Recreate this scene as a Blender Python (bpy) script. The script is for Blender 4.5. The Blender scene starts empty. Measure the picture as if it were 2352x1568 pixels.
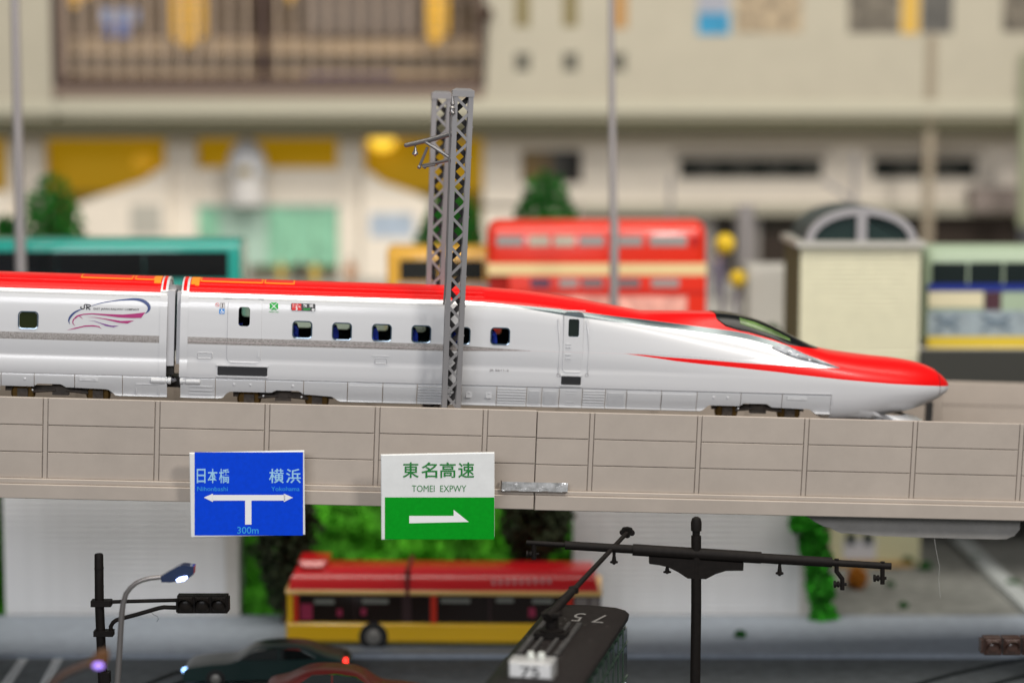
import bpy, bmesh, math, random
from mathutils import Vector, Matrix, noise
R = random.Random(7)
sc = bpy.context.scene
# ------------------------------------------------------------------ camera, world, lights, exposure (1 unit = 1 cm of the model)
CAMZ = 12.7
PITCH = math.atan(554 / 4900)
cam = bpy.data.objects.new("camera", bpy.data.cameras.new("camera"))
sc.collection.objects.link(cam); sc.camera = cam
cam.location = (0, 0, CAMZ); cam.rotation_euler = (math.pi / 2 - PITCH, 0, 0)
cam.data.lens = 75; cam.data.sensor_width = 36; cam.data.sensor_fit = 'HORIZONTAL'
cam.data.clip_start = 1; cam.data.clip_end = 400
cam.data.dof.use_dof = True; cam.data.dof.focus_distance = 41.35; cam.data.dof.aperture_fstop = 0.096
cam.data.dof.aperture_blades = 0
w = bpy.data.worlds.new("World"); sc.world = w; w.use_nodes = True
w.node_tree.nodes["Background"].inputs[0].default_value = (0.86, 0.88, 1.0, 1)
w.node_tree.nodes["Background"].inputs[1].default_value = 0.12
sc.view_settings.view_transform = 'Standard'; sc.view_settings.look = 'None'
sc.view_settings.exposure = 0.0; sc.view_settings.gamma = 1.0
sc.cycles.max_bounces = 8; sc.cycles.transparent_max_bounces = 12
sc.cycles.use_denoising = True


def area(name, loc, target, sx, sy, power, col):
    l = bpy.data.lights.new(name, 'AREA'); l.shape = 'RECTANGLE'; l.size = sx; l.size_y = sy
    l.energy = power; l.color = col
    o = bpy.data.objects.new(name, l); sc.collection.objects.link(o); o.location = loc
    o.rotation_euler = (Vector(target) - Vector(loc)).to_track_quat('-Z', 'Y').to_euler()
    return o


area("soft_area_lamp", (33, 2, 44), (0, 43, 6), 11, 9, 19500, (1.0, 0.955, 0.90))
area("soft_area_lamp", (-14, -20, 29), (0, 46, 2), 40, 14, 19500, (0.96, 0.97, 1.0))  # added fill from the front, brightens the walls under the viaduct
area("soft_area_lamp", (4, 38, 40), (2, 75, 7), 56, 12, 18500, (1.0, 0.94, 0.84))  # added lamp that brightens the plaza and the station front

FC = Vector((0, math.cos(PITCH), -math.sin(PITCH))); UC = Vector((0, math.sin(PITCH), math.cos(PITCH)))
CP = Vector((0, 0, CAMZ))


def ray(x, y): return FC + Vector((1, 0, 0)) * ((x - 1176) / 4900) + UC * ((784 - y) / 4900)
def at(x, y, Z):
    d = ray(x, y); return CP + d * (Z / d.y)
def ground(x, y, z=0.0):
    d = ray(x, y); return CP + d * ((z - CAMZ) / d.z)


class Frame:
    def __init__(s, o, eu, ev, ew): s.o, s.eu, s.ev, s.ew = Vector(o), Vector(eu), Vector(ev), Vector(ew)
    def mat(s, u=0, v=0, w_=0):
        m = Matrix((s.eu, s.ev, s.ew)).transposed().to_4x4(); m.translation = s.P(u, v, w_); return m
    def P(s, u, v, w_): return s.o + s.eu * u + s.ev * v + s.ew * w_
    def pix(s, x, y, v):
        d = ray(x, y); t = (v - (CP - s.o).dot(s.ev)) / d.dot(s.ev); p = CP + d * t - s.o
        return p.dot(s.eu), p.dot(s.ew)


def horiz_frame(o, yaw):
    a = math.radians(yaw)
    return Frame(o, (math.cos(a), math.sin(a), 0), (-math.sin(a), math.cos(a), 0), (0, 0, 1))


WF = Frame((0, 0, 0), (1, 0, 0), (0, 1, 0), (0, 0, 1))
# ------------------------------------------------------------------ materials
MATS = {}
def M(name, col=(.5, .5, .5), rough=.5, metal=0, emit=None, es=1, trans=0, var=0, scale=6, bump=0, bscale=40, coat=0, alpha=1, ior=1.45, spec=.5):
    if name in MATS: return MATS[name]
    m = bpy.data.materials.new(name); m.use_nodes = True; nt = m.node_tree; b = nt.nodes["Principled BSDF"]
    b.inputs["Base Color"].default_value = (*col, 1); b.inputs["Roughness"].default_value = rough
    b.inputs["Metallic"].default_value = metal; b.inputs["IOR"].default_value = ior
    b.inputs["Transmission Weight"].default_value = trans; b.inputs["Specular IOR Level"].default_value = spec; b.inputs["Coat Weight"].default_value = coat
    b.inputs["Coat Roughness"].default_value = .06; b.inputs["Alpha"].default_value = alpha
    if emit: b.inputs["Emission Color"].default_value = (*emit, 1); b.inputs["Emission Strength"].default_value = es
    if var or bump:
        tc = nt.nodes.new("ShaderNodeTexCoord")
    if var:
        n = nt.nodes.new("ShaderNodeTexNoise"); n.inputs["Scale"].default_value = scale; n.inputs["Detail"].default_value = 6
        n.inputs["Roughness"].default_value = .65
        nt.links.new(tc.outputs["Object"], n.inputs["Vector"])
        r = nt.nodes.new("ShaderNodeValToRGB"); r.color_ramp.elements[0].position = .3; r.color_ramp.elements[1].position = .7
        r.color_ramp.elements[0].color = (*[c * (1 - var) for c in col], 1); r.color_ramp.elements[1].color = (*[min(1, c * (1 + var)) for c in col], 1)
        nt.links.new(n.outputs["Fac"], r.inputs["Fac"]); nt.links.new(r.outputs["Color"], b.inputs["Base Color"])
    if bump:
        n2 = nt.nodes.new("ShaderNodeTexNoise"); n2.inputs["Scale"].default_value = bscale; n2.inputs["Detail"].default_value = 4
        bp = nt.nodes.new("ShaderNodeBump"); bp.inputs["Strength"].default_value = bump; bp.inputs["Distance"].default_value = .02
        nt.links.new(tc.outputs["Object"], n2.inputs["Vector"]); nt.links.new(n2.outputs["Fac"], bp.inputs["Height"])
        nt.links.new(bp.outputs["Normal"], b.inputs["Normal"])
    MATS[name] = m; return m


# ------------------------------------------------------------------ mesh builder
class MB:
    def __init__(s): s.v = []; s.f = []; s.m = []
    def face(s, idx, mi=0): s.f.append(idx); s.m.append(mi)
    def add(s, vs, fs, mi=0):
        b = len(s.v); s.v += [Vector(p) for p in vs]
        for f in fs: s.f.append([b + i for i in f]); s.m.append(mi)
        return s
    def box(s, x0, x1, y0, y1, z0, z1, mi=0):
        if x0 > x1: x0, x1 = x1, x0
        if y0 > y1: y0, y1 = y1, y0
        if z0 > z1: z0, z1 = z1, z0
        return s.add([(x0, y0, z0), (x1, y0, z0), (x1, y1, z0), (x0, y1, z0), (x0, y0, z1), (x1, y0, z1), (x1, y1, z1), (x0, y1, z1)],
                     [(0, 3, 2, 1), (4, 5, 6, 7), (0, 1, 5, 4), (1, 2, 6, 5), (2, 3, 7, 6), (3, 0, 4, 7)], mi)
    def cbox(s, x0, x1, y0, y1, z0, z1, c=.01, mi=0):   # box whose front (low y) face has a chamfered rim
        a = [(x0, z0), (x1, z0), (x1, z1), (x0, z1)]; bb = [(x0 + c, z0 + c), (x1 - c, z0 + c), (x1 - c, z1 - c), (x0 + c, z1 - c)]
        vs = [(p[0], y1, p[1]) for p in a] + [(p[0], y0 + c, p[1]) for p in a] + [(p[0], y0, p[1]) for p in bb]
        fs = [(3, 2, 1, 0), (8, 9, 10, 11)]
        for i in range(4):
            j = (i + 1) % 4; fs += [(i, j, 4 + j, 4 + i), (4 + i, 4 + j, 8 + j, 8 + i)]
        return s.add(vs, fs, mi)
    def prism(s, pts, y0, y1, mi=0):   # polygon in x,z extruded along y
        n = len(pts); A = sum(pts[i][0] * pts[(i + 1) % n][1] - pts[(i + 1) % n][0] * pts[i][1] for i in range(n))
        if A < 0: pts = pts[::-1]
        vs = [(p[0], y0, p[1]) for p in pts] + [(p[0], y1, p[1]) for p in pts]
        fs = [tuple(range(n)), tuple(range(2 * n - 1, n - 1, -1))]
        for i in range(n):
            j = (i + 1) % n; fs.append((i, n + i, n + j, j))
        return s.add(vs, fs, mi)
    def zprism(s, pts, z0, z1, mi=0):
        n = len(pts); A = sum(pts[i][0] * pts[(i + 1) % n][1] - pts[(i + 1) % n][0] * pts[i][1] for i in range(n))
        if A < 0: pts = pts[::-1]
        vs = [(p[0], p[1], z0) for p in pts] + [(p[0], p[1], z1) for p in pts]
        fs = [tuple(range(n - 1, -1, -1)), tuple(range(n, 2 * n))]
        for i in range(n):
            j = (i + 1) % n; fs.append((i, j, n + j, n + i))
        return s.add(vs, fs, mi)
    def tube(s, path, r, n=10, mi=0):
        path = [Vector(p) for p in path]; rs = r if isinstance(r, (list, tuple)) else [r] * len(path)
        b = len(s.v); pt = None
        for i, p in enumerate(path):
            t = (path[min(i + 1, len(path) - 1)] - path[max(i - 1, 0)]).normalized()
            if pt is None:
                a = t.orthogonal().normalized()
            else:
                a = (pa - t * pa.dot(t)).normalized()
            pa = a; pt = t; c = t.cross(a)
            for k in range(n):
                q = 2 * math.pi * k / n; s.v.append(p + (a * math.cos(q) + c * math.sin(q)) * rs[i])
        for i in range(len(path) - 1):
            for k in range(n):
                k2 = (k + 1) % n; s.face([b + i * n + k, b + i * n + k2, b + (i + 1) * n + k2, b + (i + 1) * n + k], mi)
        s.face([b + k for k in range(n)][::-1], mi); s.face([b + (len(path) - 1) * n + k for k in range(n)], mi)
        return s
    def lathe(s, c, prof, axis='z', n=14, mi=0):   # prof: (r, h)
        ax = {'z': (Vector((1, 0, 0)), Vector((0, 1, 0)), Vector((0, 0, 1))), 'y': (Vector((0, 0, 1)), Vector((1, 0, 0)), Vector((0, 1, 0))),
              'x': (Vector((0, 1, 0)), Vector((0, 0, 1)), Vector((1, 0, 0)))}[axis]
        c = Vector(c); b = len(s.v)
        for r, h in prof:
            for k in range(n):
                q = 2 * math.pi * k / n; s.v.append(c + ax[0] * r * math.cos(q) + ax[1] * r * math.sin(q) + ax[2] * h)
        for i in range(len(prof) - 1):
            for k in range(n):
                k2 = (k + 1) % n; s.face([b + i * n + k, b + i * n + k2, b + (i + 1) * n + k2, b + (i + 1) * n + k], mi)
        s.face([b + k for k in range(n)][::-1], mi); s.face([b + (len(prof) - 1) * n + k for k in range(n)], mi)
        return s
    def ball(s, c, r, mi=0, n=12, squash=1):
        m_ = 8; return s.lathe(c, [(max(r * math.sin(math.pi * i / m_), r * .02), -r * squash * math.cos(math.pi * i / m_)) for i in range(m_ + 1)], 'z', n, mi)
    def grid(s, rows, mi=0):
        b = len(s.v); n = len(rows[0])
        for r in rows: s.v += [Vector(p) for p in r]
        for i in range(len(rows) - 1):
            for j in range(n - 1): s.face([b + i * n + j, b + (i + 1) * n + j, b + (i + 1) * n + j + 1, b + i * n + j + 1], mi)
        return s


class Thing:
    def __init__(s, obj, frame, org): s.o, s.f, s.org = obj, frame, Vector(org)


def setp(o, label=None, cat=None, group=None, kind=None):
    if label: o['label'] = label
    if cat: o['category'] = cat
    if group: o['group'] = group
    if kind: o['kind'] = kind


def thing(name, label, cat, org, frame=WF, group=None, kind=None):
    o = bpy.data.objects.new(name, None); sc.collection.objects.link(o); o.empty_display_size = .2
    o.matrix_world = frame.mat(*org); setp(o, label, cat, group, kind); return Thing(o, frame, org)


def mesh(name, mb, mats, off=(0, 0, 0), smooth=None):
    me = bpy.data.meshes.new(name); off = Vector(off)
    me.from_pydata([tuple(p - off) for p in mb.v], [], mb.f)
    for m_ in (mats if isinstance(mats, (list, tuple)) else [mats]): me.materials.append(m_)
    me.polygons.foreach_set("material_index", mb.m); me.update()
    if smooth is not None: me.shade_smooth(); me.set_sharp_from_angle(angle=math.radians(smooth))
    return me


class Part:
    def __init__(s, o, t): s.o, s.f, s.org = o, t.f, t.org


def part(name, mb, mats, t, smooth=35, label=None, kind=None):
    o = bpy.data.objects.new(name, mesh(name, mb, mats, t.org, smooth)); sc.collection.objects.link(o); o.parent = t.o
    setp(o, label=label, kind=kind); return Part(o, t)


def solo(name, mb, mats, label, cat, org, frame=WF, group=None, kind=None, smooth=35):
    o = bpy.data.objects.new(name, mesh(name, mb, mats, org, smooth)); sc.collection.objects.link(o)
    o.matrix_world = frame.mat(*org); setp(o, label, cat, group, kind); return o


def rrect(x0, x1, z0, z1, r, n=5):
    out = []
    for cx, cz, a0 in ((x1 - r, z0 + r, -90), (x1 - r, z1 - r, 0), (x0 + r, z1 - r, 90), (x0 + r, z0 + r, 180)):
        for k in range(n + 1):
            a = math.radians(a0 + 90 * k / n); out.append((cx + r * math.cos(a), cz + r * math.sin(a)))
    return out


TXT = {}
def text2d(body, offset=0.0, spacing=1.0):
    key = (body, offset, spacing)
    if key in TXT: return TXT[key]
    cu = bpy.data.curves.new("text", 'FONT'); cu.body = body; cu.size = 1; cu.offset = offset; cu.resolution_u = 3; cu.space_character = spacing
    o = bpy.data.objects.new("text", cu); sc.collection.objects.link(o)
    dg = bpy.context.evaluated_depsgraph_get(); me = bpy.data.meshes.new_from_object(o.evaluated_get(dg))
    vs = [(v.co.x, v.co.y) for v in me.vertices]; fs = [tuple(p.vertices) for p in me.polygons]
    bpy.data.objects.remove(o); bpy.data.meshes.remove(me)
    x0 = min(p[0] for p in vs); x1 = max(p[0] for p in vs); y0 = min(p[1] for p in vs); y1 = max(p[1] for p in vs)
    TXT[key] = ([((p[0] - x0) / (x1 - x0), (p[1] - y0) / (y1 - y0)) for p in vs], fs); return TXT[key]


def text_mb(mb, body, fn, offset=0.0, spacing=1.0, mi=0):   # fn maps (0..1,0..1) to a point
    vs, fs = text2d(body, offset, spacing); mb.add([fn(a, b) for a, b in vs], fs, mi); return mb


def interp(tab, x):
    if x <= tab[0][0]: return tab[0][1]
    for (a, b), (c, d) in zip(tab, tab[1:]):
        if x <= c: return b + (d - b) * (x - a) / (c - a)
    return tab[-1][1]


def sinterp(tab, x):   # monotone-ish smooth (Catmull-Rom) interpolation
    n = len(tab)
    if x <= tab[0][0]: return tab[0][1]
    if x >= tab[-1][0]: return tab[-1][1]
    for i in range(n - 1):
        if x <= tab[i + 1][0]: break
    x0, y0 = tab[i]; x1, y1 = tab[i + 1]; h = x1 - x0; t = (x - x0) / h
    def sl(k):
        if k <= 0: return (tab[1][1] - tab[0][1]) / (tab[1][0] - tab[0][0])
        if k >= n - 1: return (tab[-1][1] - tab[-2][1]) / (tab[-1][0] - tab[-2][0])
        return (tab[k + 1][1] - tab[k - 1][1]) / (tab[k + 1][0] - tab[k - 1][0])
    m0, m1 = sl(i) * h, sl(i + 1) * h
    return (2 * t**3 - 3 * t**2 + 1) * y0 + (t**3 - 2 * t**2 + t) * m0 + (-2 * t**3 + 3 * t**2) * y1 + (t**3 - t**2) * m1


# ------------------------------------------------------------------ setting: street, pavement, raised plaza
# The deck of the viaduct runs slightly away from the camera and slightly downhill.
YAW, GRAD = math.radians(5.0), .039
ev = Vector((-math.sin(YAW), math.cos(YAW), 0)); eu = Vector((math.cos(YAW), math.sin(YAW), -GRAD)).normalized(); ew = eu.cross(ev)
D = Frame(at(1176, 942, 41.2), eu, ev, ew)     # u along the track, v away from camera, w up; origin on the near parapet's top edge
K = D.pix
PZ = 6.3   # plaza level

asphalt = M("asphalt", (.125, .14, .145), .8, var=.25, scale=3, bump=.3, bscale=25)
solo("road", MB().add([(-60, 15, 0), (60, 15, 0), (60, 130, 0), (-60, 130, 0)], [(0, 1, 2, 3)]), asphalt, "dark grey asphalt street under the viaduct", None, (0, 50, 0), kind='structure')
gk = ground(1176, 1512).y
pave = M("pavement_paint", (.29, .33, .385), .7, var=.12, scale=4, bump=.2)
solo("pavement", MB().box(-40, 40, gk, 51.4, .004, .11), pave, "pale blue grey pavement strip behind the street", None, (0, gk, 0), kind='structure')
lot = M("lot_ground", (.21, .215, .2), .9, var=.3, scale=2.2, bump=.5, bscale=9)
solo("lot_ground", MB().box(6.7, 40, 51.4, 75, .004, .1), lot, "grey gravelly ground behind the pavement at the right", None, (10, 55, 0), kind='structure')
plaza = M("plaza_ground", (.5, .49, .46), .8, var=.1, scale=2)
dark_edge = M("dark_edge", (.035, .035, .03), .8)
mb = MB().box(-50, 60, 54.0, 110, PZ - .5, PZ)
solo("plaza_ground", mb, plaza, "pale raised plaza behind the railway", None, (0, 60, PZ), kind='structure')
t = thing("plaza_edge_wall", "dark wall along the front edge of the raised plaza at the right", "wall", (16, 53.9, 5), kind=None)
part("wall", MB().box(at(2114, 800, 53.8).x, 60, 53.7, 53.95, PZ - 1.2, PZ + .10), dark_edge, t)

# road markings and tram rails
white_paint = M("road_paint", (.62, .64, .64), .6, var=.4, scale=9)
for (xa, ya, xb, yb, wd) in ((0, 1590, 75, 1482, 12), (92, 1592, 148, 1484, 12)):
    a = ground(xa, ya, .006); b = ground(xb, yb, .006); mm = MB()
    dx = Vector((wd / 90, 0, 0)); p = [a - dx, a + dx, b + dx * .7, b - dx * .7]
    mm.add([(q.x, q.y, .006) for q in p], [(0, 1, 2, 3)])
    solo("lane_marking", mm, white_paint, "white painted street stroke " + ("in the bottom left picture corner" if xa == 0 else "second from the bottom left corner"), "road marking", (a.x, a.y, .006), group="white strokes painted on the street")
rail_m = M("tram_rail", (.03, .035, .035), .45, metal=.5)
for i, (pts, nm) in enumerate(((((2060, 1585), (2180, 1550), (2290, 1525), (2420, 1500)), "upper"), (((2200, 1600), (2290, 1568), (2400, 1540)), "lower"),
                          (((290, 1590), (400, 1545), (560, 1520), (700, 1512)), "back"), (((330, 1600), (430, 1560), (600, 1538), (720, 1530)), "front"))):
    mm = MB(); ps = [ground(x, y, .01) for x, y in pts]
    mm.tube([(p.x, p.y, .0) for p in ps], .06, 8)
    solo("tram_rail", mm, rail_m, ("dark tram rail in the street at the bottom right, the %s one" if i < 2 else "dark tram rail curving in the street left of the green car, the %s one") % nm, "rail", (ps[0].x, ps[0].y, 0), group="tram rails in the street")

# ------------------------------------------------------------------ clapboard retaining walls under the viaduct
wallm = M("wall_boards", (.78, .79, .81), .75, var=.05, scale=2.5, bump=.1)
def board_wall(x0, x1, ytop_z, Z, label, ybase=1450):
    a = at(x0, ybase, Z).x; b = at(x1, ybase, Z).x; t = thing("retaining_wall", label, "wall", ((a + b) / 2, Z, .1), group="pale boarded retaining walls under the viaduct")
    part("wall_core", MB().box(a, b, Z + .06, Z + .5, .1, ytop_z), wallm, t)
    n = 46; h = (ytop_z - .1) / n
    bd = MB(); z = .1
    bd.add([(a, Z, 0), (b, Z, 0), (b, Z + .016, h), (a, Z + .016, h), (a, Z + .08, 0), (b, Z + .08, 0), (b, Z + .08, h), (a, Z + .08, h)],
           [(0, 1, 2, 3), (0, 4, 5, 1), (3, 2, 6, 7), (0, 3, 7, 4), (1, 5, 6, 2)])
    me = mesh("board", bd, wallm, (t.org.x, t.org.y, 0))
    for k in range(n):
        o = bpy.data.objects.new("board", me); sc.collection.objects.link(o); o.parent = t.o; o.location = (0, 0, z + h * k - t.org.z)
    part("end_post", MB().box(b - .02, b + .32, Z - .06, Z + .5, .1, ytop_z), M("wall_trim", (.62, .6, .57), .7, var=.05), t)
board_wall(14, 522, PZ - .02, 51.5, "pale grey boarded wall behind the traffic light, left of the grass bank")
board_wall(1316, 1836, PZ - .02, 51.5, "pale grey boarded wall behind the tall overhead line post, right of the grass bank")

# grass bank between the walls
gm = M("grass_green", (.065, .34, .010), .9, var=.65, scale=1.1, bump=1, bscale=6)
def bank(x0, x1, label, name="grass_bank", z0=.1, z1=6.2, Y0=51.6, Y1=54.5, seed=0, n=60):
    rows = []
    for i in range(n + 1):
        X = x0 + (x1 - x0) * i / n; r = []
        for j in range(n + 1):
            f = j / n; z = z0 + (z1 - z0) * f; Y = Y0 + (Y1 - Y0) * f
            d = noise.noise(Vector((X * 1.6 + seed, z * 1.6, 0))) * .28 + noise.noise(Vector((X * 6, z * 6, seed))) * .1
            r.append((X, Y - d, z))
        rows.append(r)
    mm = MB().grid(rows)
    rr = random.Random(seed)
    for k in range(5200):   # turf tufts standing on it
        X = rr.uniform(x0, x1); f = rr.random(); z = z0 + (z1 - z0) * f; Y = Y0 + (Y1 - Y0) * f - noise.noise(Vector((X * 1.6 + seed, z * 1.6, 0))) * .28
        a = rr.uniform(0, 6.3); h = rr.uniform(.08, .2); d = Vector((math.cos(a), math.sin(a) * .3, 0)) * .07
        p = Vector((X, Y - .04, z)); q = p + Vector((rr.uniform(-.05, .05), -h * .9, h * .8))
        mm.add([p - d, p + d, q], [(0, 1, 2)])
    return solo(name, mm, gm, label, None, (x0, Y0, z0), kind='stuff')
xa, xb = at(556, 1440, 51.5).x, at(1316, 1440, 51.5).x
bank(xa, xb, "bright green grassy bank under the viaduct behind the bus")
bank(at(-60, 1440, 51.5).x, at(10, 1440, 51.5).x, "bright green grass left of the boarded wall at the picture's edge", seed=5, n=16)

def clump(c, rad, n, leaf, seed, up=True, cone=False):
    rr = random.Random(seed); mm = MB(); c = Vector(c)
    for k in range(n):
        while True:
            p = Vector((rr.uniform(-1, 1), rr.uniform(-1, 1), rr.uniform(-1, 1)))
            if cone:
                lim = .10 + 1.0 * (1 - (p.z + 1) / 2)**(.45 if cone == 2 else .62)
                if math.hypot(p.x, p.y) < min(1, lim) * (0.95 + .25 * noise.noise(p * 3 + Vector((seed, 0, 0)))): break
            elif p.length < 1 and p.length > .35 + .2 * rr.random():
                if p.length < .82 + .3 * noise.noise(p * 2.3 + Vector((seed, 0, 0))): break
        q = c + Vector((p.x * rad[0], p.y * rad[1], p.z * rad[2])); a = Vector((rr.gauss(0, 1), rr.gauss(0, 1), rr.gauss(0, 1))).normalized()
        b = a.orthogonal().normalized() * leaf; d = a.cross(b).normalized() * leaf
        mm.add([q - b - d, q + b - d * .6, q + b * .7 + d, q - b * .8 + d * .9], [(0, 1, 2, 3)])
    return mm
leafd = M("leaf_dark", (.035, .05, .022), .9, var=.6, scale=3)
leafg = M("leaf_green", (.007, .115, .006), .9, var=.7, scale=3)
leafb = M("leaf_bright", (.03, .30, .012), .9, var=.7, scale=2.5)
bark = M("bark", (.07, .045, .03), .9)
def tree(name, label, base, h, r, mat, seed, cone=False, n=2200, leaf=.07, group=None, rf=.82, cat="tree"):
    t = thing(name, label, cat, base, group=group); b = Vector(base)
    tr = MB().tube([b, b + Vector((.02, 0, h * .3)), b + Vector((0, .02, h * .75))], [.09, .07, .02], 8)
    for k in range(6):
        a = k * 1.1; z = h * (.25 + .08 * k); tr.tube([b + Vector((0, 0, z)), b + Vector((math.cos(a) * r * .6, math.sin(a) * r * .6, z + h * .12))], [.035, .01], 6)
    part("trunk", tr, bark, t)
    part("crown", clump(b + Vector((0, 0, h * (1 - rf / 2))), (r, r, h * rf / 2), n, leaf, seed, cone=cone), mat, t, smooth=None)
p = at(652, 1300, 50.6); tree("shrub", "dark olive bushy shrub on the bank behind the blue sign", (p.x, 50.7, .11), 4.1, .98, leafd, 3, n=3600, leaf=.06, group="dark shrubs under the viaduct", rf=.95, cat="shrub")
p = at(1235, 1230, 50.6); tree("shrub", "dark olive bushy shrub on the bank right of the green and white sign", (p.x, 50.7, 1.0), 3.6, .95, leafd, 9, n=3600, leaf=.06, group="dark shrubs under the viaduct", rf=.95, cat="shrub")
# climbing ivy at the corner of the right wall
p0 = at(1880, 1440, 50.9); mm = MB()
t = thing("ivy", "bright green ivy column climbing at the right end of the boarded wall", "plant", (p0.x, 51.0, .1))
for k, (xx, yy, rx, rz) in enumerate(((1893, 1415, .40, .5), (1885, 1350, .42, .5), (1878, 1290, .42, .5), (1868, 1240, .45, .5), (1852, 1200, .5, .4), (1845, 1150, .5, .5))):
    q = at(xx, yy, 51.0); cl = clump(q, (rx, .3, rz), 700, .055, 20 + k); b = len(mm.v); mm.v += cl.v; mm.f += [[i + b for i in f] for f in cl.f]; mm.m += cl.m
part("foliage", mm, leafb, t, smooth=None)
part("stem", MB().tube([(p0.x, 51.1, .1), (p0.x - .3, 51.15, 3), (p0.x - .6, 51.2, 5.5)], [.06, .05, .02], 7), bark, t)
# weeds and a small orange shrub on the gravel lot
for k, (xx, yy, s) in enumerate(((2085, 1297, .20), (2125, 1308, .2), (2240, 1290, .16), (2325, 1352, .22), (2075, 1395, .12), (2045, 1345, .11), (1700, 1462, .14))):
    q = ground(xx, yy, .1)
    tags = ("just right of the small cream house", "second from the small cream house", "near the sloping kerb", "at the picture's right edge", "in the middle of the grey lot", "below the hanging insulators", "at the foot of the boarded wall")[k]
    solo("weed", clump((q.x, q.y, .1 + s * .5), (s, s, s * .7), 160, .04, 40 + k), leafg, "small green weed tuft " + tags, "plant", (q.x, q.y, .1), group="weed tufts on the ground under the viaduct", smooth=None)
q = ground(1968, 1352, .1)
solo("orange_shrub", clump((q.x, q.y, .4), (.3, .3, .32), 500, .045, 77), M("leaf_orange", (.45, .17, .015), .9, var=.4), "small round orange shrub in front of the small cream house", "shrub", (q.x, q.y, .1), smooth=None)
# sloping kerb at the right
a = ground(2195, 1240, .1); b = ground(2385, 1420, .1); mm = MB()
mm.add([(a.x - .25, a.y, .1), (a.x + .25, a.y, .1), (b.x + .25, b.y, .1), (b.x - .25, b.y, .1), (a.x - .25, a.y, .26), (a.x + .25, a.y, .26), (b.x + .25, b.y, .26), (b.x - .25, b.y, .26)],
       [(4, 7, 6, 5), (0, 3, 7, 4), (1, 5, 6, 2), (3, 2, 6, 7), (0, 4, 5, 1)])
solo("kerb", mm, M("kerb", (.42, .45, .45), .8, var=.1), "pale sloping kerb across the grey lot at the right edge", "kerb", (a.x, a.y, .1))

# ------------------------------------------------------------------ viaduct (two butted segments)
conc = M("viaduct_plastic", (.41, .355, .305), .6, var=.06, scale=1.1, bump=.05, bscale=60)
conc_d = M("viaduct_groove", (.20, .17, .145), .8)
wrow = [0, K(1837, 1019.8, 0)[1], K(1837, 1079.9, 0)[1], K(1837, 1138, 0)[1], K(1837, 1149, 0)[1], K(1837, 1181, 0)[1]]
wr0 = K(1837, 959.8, 0)[1]; wrow = [q - wr0 for q in wrow]
grooves = [K(x, y, 0)[0] for x, y in ((98, 1010), (355, 1010), (607, 1010), (860, 1010), (1108, 1010), (1353, 1015), (1600, 1015), (1846, 1020), (2095, 1025), (2340, 1030))]
pitch_u = (grooves[-1] - grooves[0]) / 9
grooves = [grooves[0] - pitch_u * k for k in (2, 1)] + grooves + [grooves[-1] + pitch_u * k for k in (1, 2)]
useam = K(1232, 1000, 0)[0]
WT = 5.75   # inner face of the far parapet
wfar = K(2200, 876.5, WT)[1]
def viaduct(uA, uB, label, drop=0.0):
    org = ((uA + uB) / 2, 3.0, wrow[5])
    t = thing("viaduct_segment", label, "viaduct", org, D, group="butted viaduct segments")
    dw = -drop
    part("parapet_core", MB().box(uA, uB, .045, .2, wrow[3] - .02, -.012 + dw), conc, t)
    part("parapet_core", MB().box(uA, uB, WT + .03, WT + .2, -1.6, wfar - .012), conc, t)
    part("ledge", MB().cbox(uA + .004, uB - .004, -.07, .2, wrow[4], wrow[3] + dw, .012), conc, t)
    part("fascia", MB().cbox(uA + .004, uB - .004, -.13, .25, wrow[5] + dw, wrow[4] - .002, .014), conc, t)
    part("deck", MB().box(uA, uB, .25, WT - .05, -1.45, -1.2), conc_d, t)
    part("girder", MB().box(uA, uB, .26, 1.2, wrow[5] + .02, -1.45).box(uA, uB, 4.8, WT - .05, wrow[5] + .02, -1.45), conc, t)
    for (va, vb) in ((1.35, 1.42), (2.32, 2.39), (3.85, 3.92), (4.82, 4.89)):
        part("track_rail", MB().box(uA, uB, va, vb, -1.05, -.92), M("rail_brown", (.12, .08, .05), .4, metal=.7), t)
    part("track_bed", MB().box(uA, uB, .95, 5.3, -1.2, -1.08), M("track_bed", (.13, .115, .1), .9, var=.3, scale=14, bump=.4), t)
    for g in range(len(grooves) - 1):
        a, b = grooves[g], grooves[g + 1]
        lo, hi = max(a + .008, uA), min(b - .010, uB)
        if hi - lo < .05: continue
        if a >= uA:   # upright rib beside the groove
            part("rib", MB().cbox(a + .008, a + .085, .012, .05, wrow[3] + dw + .002, 0 + dw, .006), conc, t)
            part("rib", MB().box(a + .01, a + .085, WT, WT + .035, -1.2, wfar), conc, t)
            lo2 = a + .098
        else: lo2 = uA + .004
        for r in range(3):
            z1 = wrow[r] + dw - (.0 if r == 0 else .007); z0 = wrow[r + 1] + dw + (.007 if r < 2 else .003)
            part("parapet_panel", MB().cbox(lo2, hi, .0 + R.uniform(-.002, .002), .05, z0, z1, .008), conc, t)
            if r < 2:
                bk = MB().cbox(lo2, hi, 0, .034, 0, (wrow[r] - wrow[r + 1]) - .03, .01); bb = [(x, WT + .034 - y, z + wfar + wrow[r + 1]) for x, y, z in bk.v]
                m2 = MB(); m2.v = [Vector(q) for q in bb]; m2.f = [f[::-1] for f in bk.f]; m2.m = bk.m
                part("inner_panel", m2, conc, t)
    return t
uL, uR = grooves[0], grooves[-1]
vl = viaduct(uL, useam - .008, "grey beige panelled viaduct parapet left of the open seam, behind both road signs")
vr = viaduct(useam + .008, uR, "grey beige panelled viaduct parapet right of the open seam, below the red train nose", drop=.012)
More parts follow.
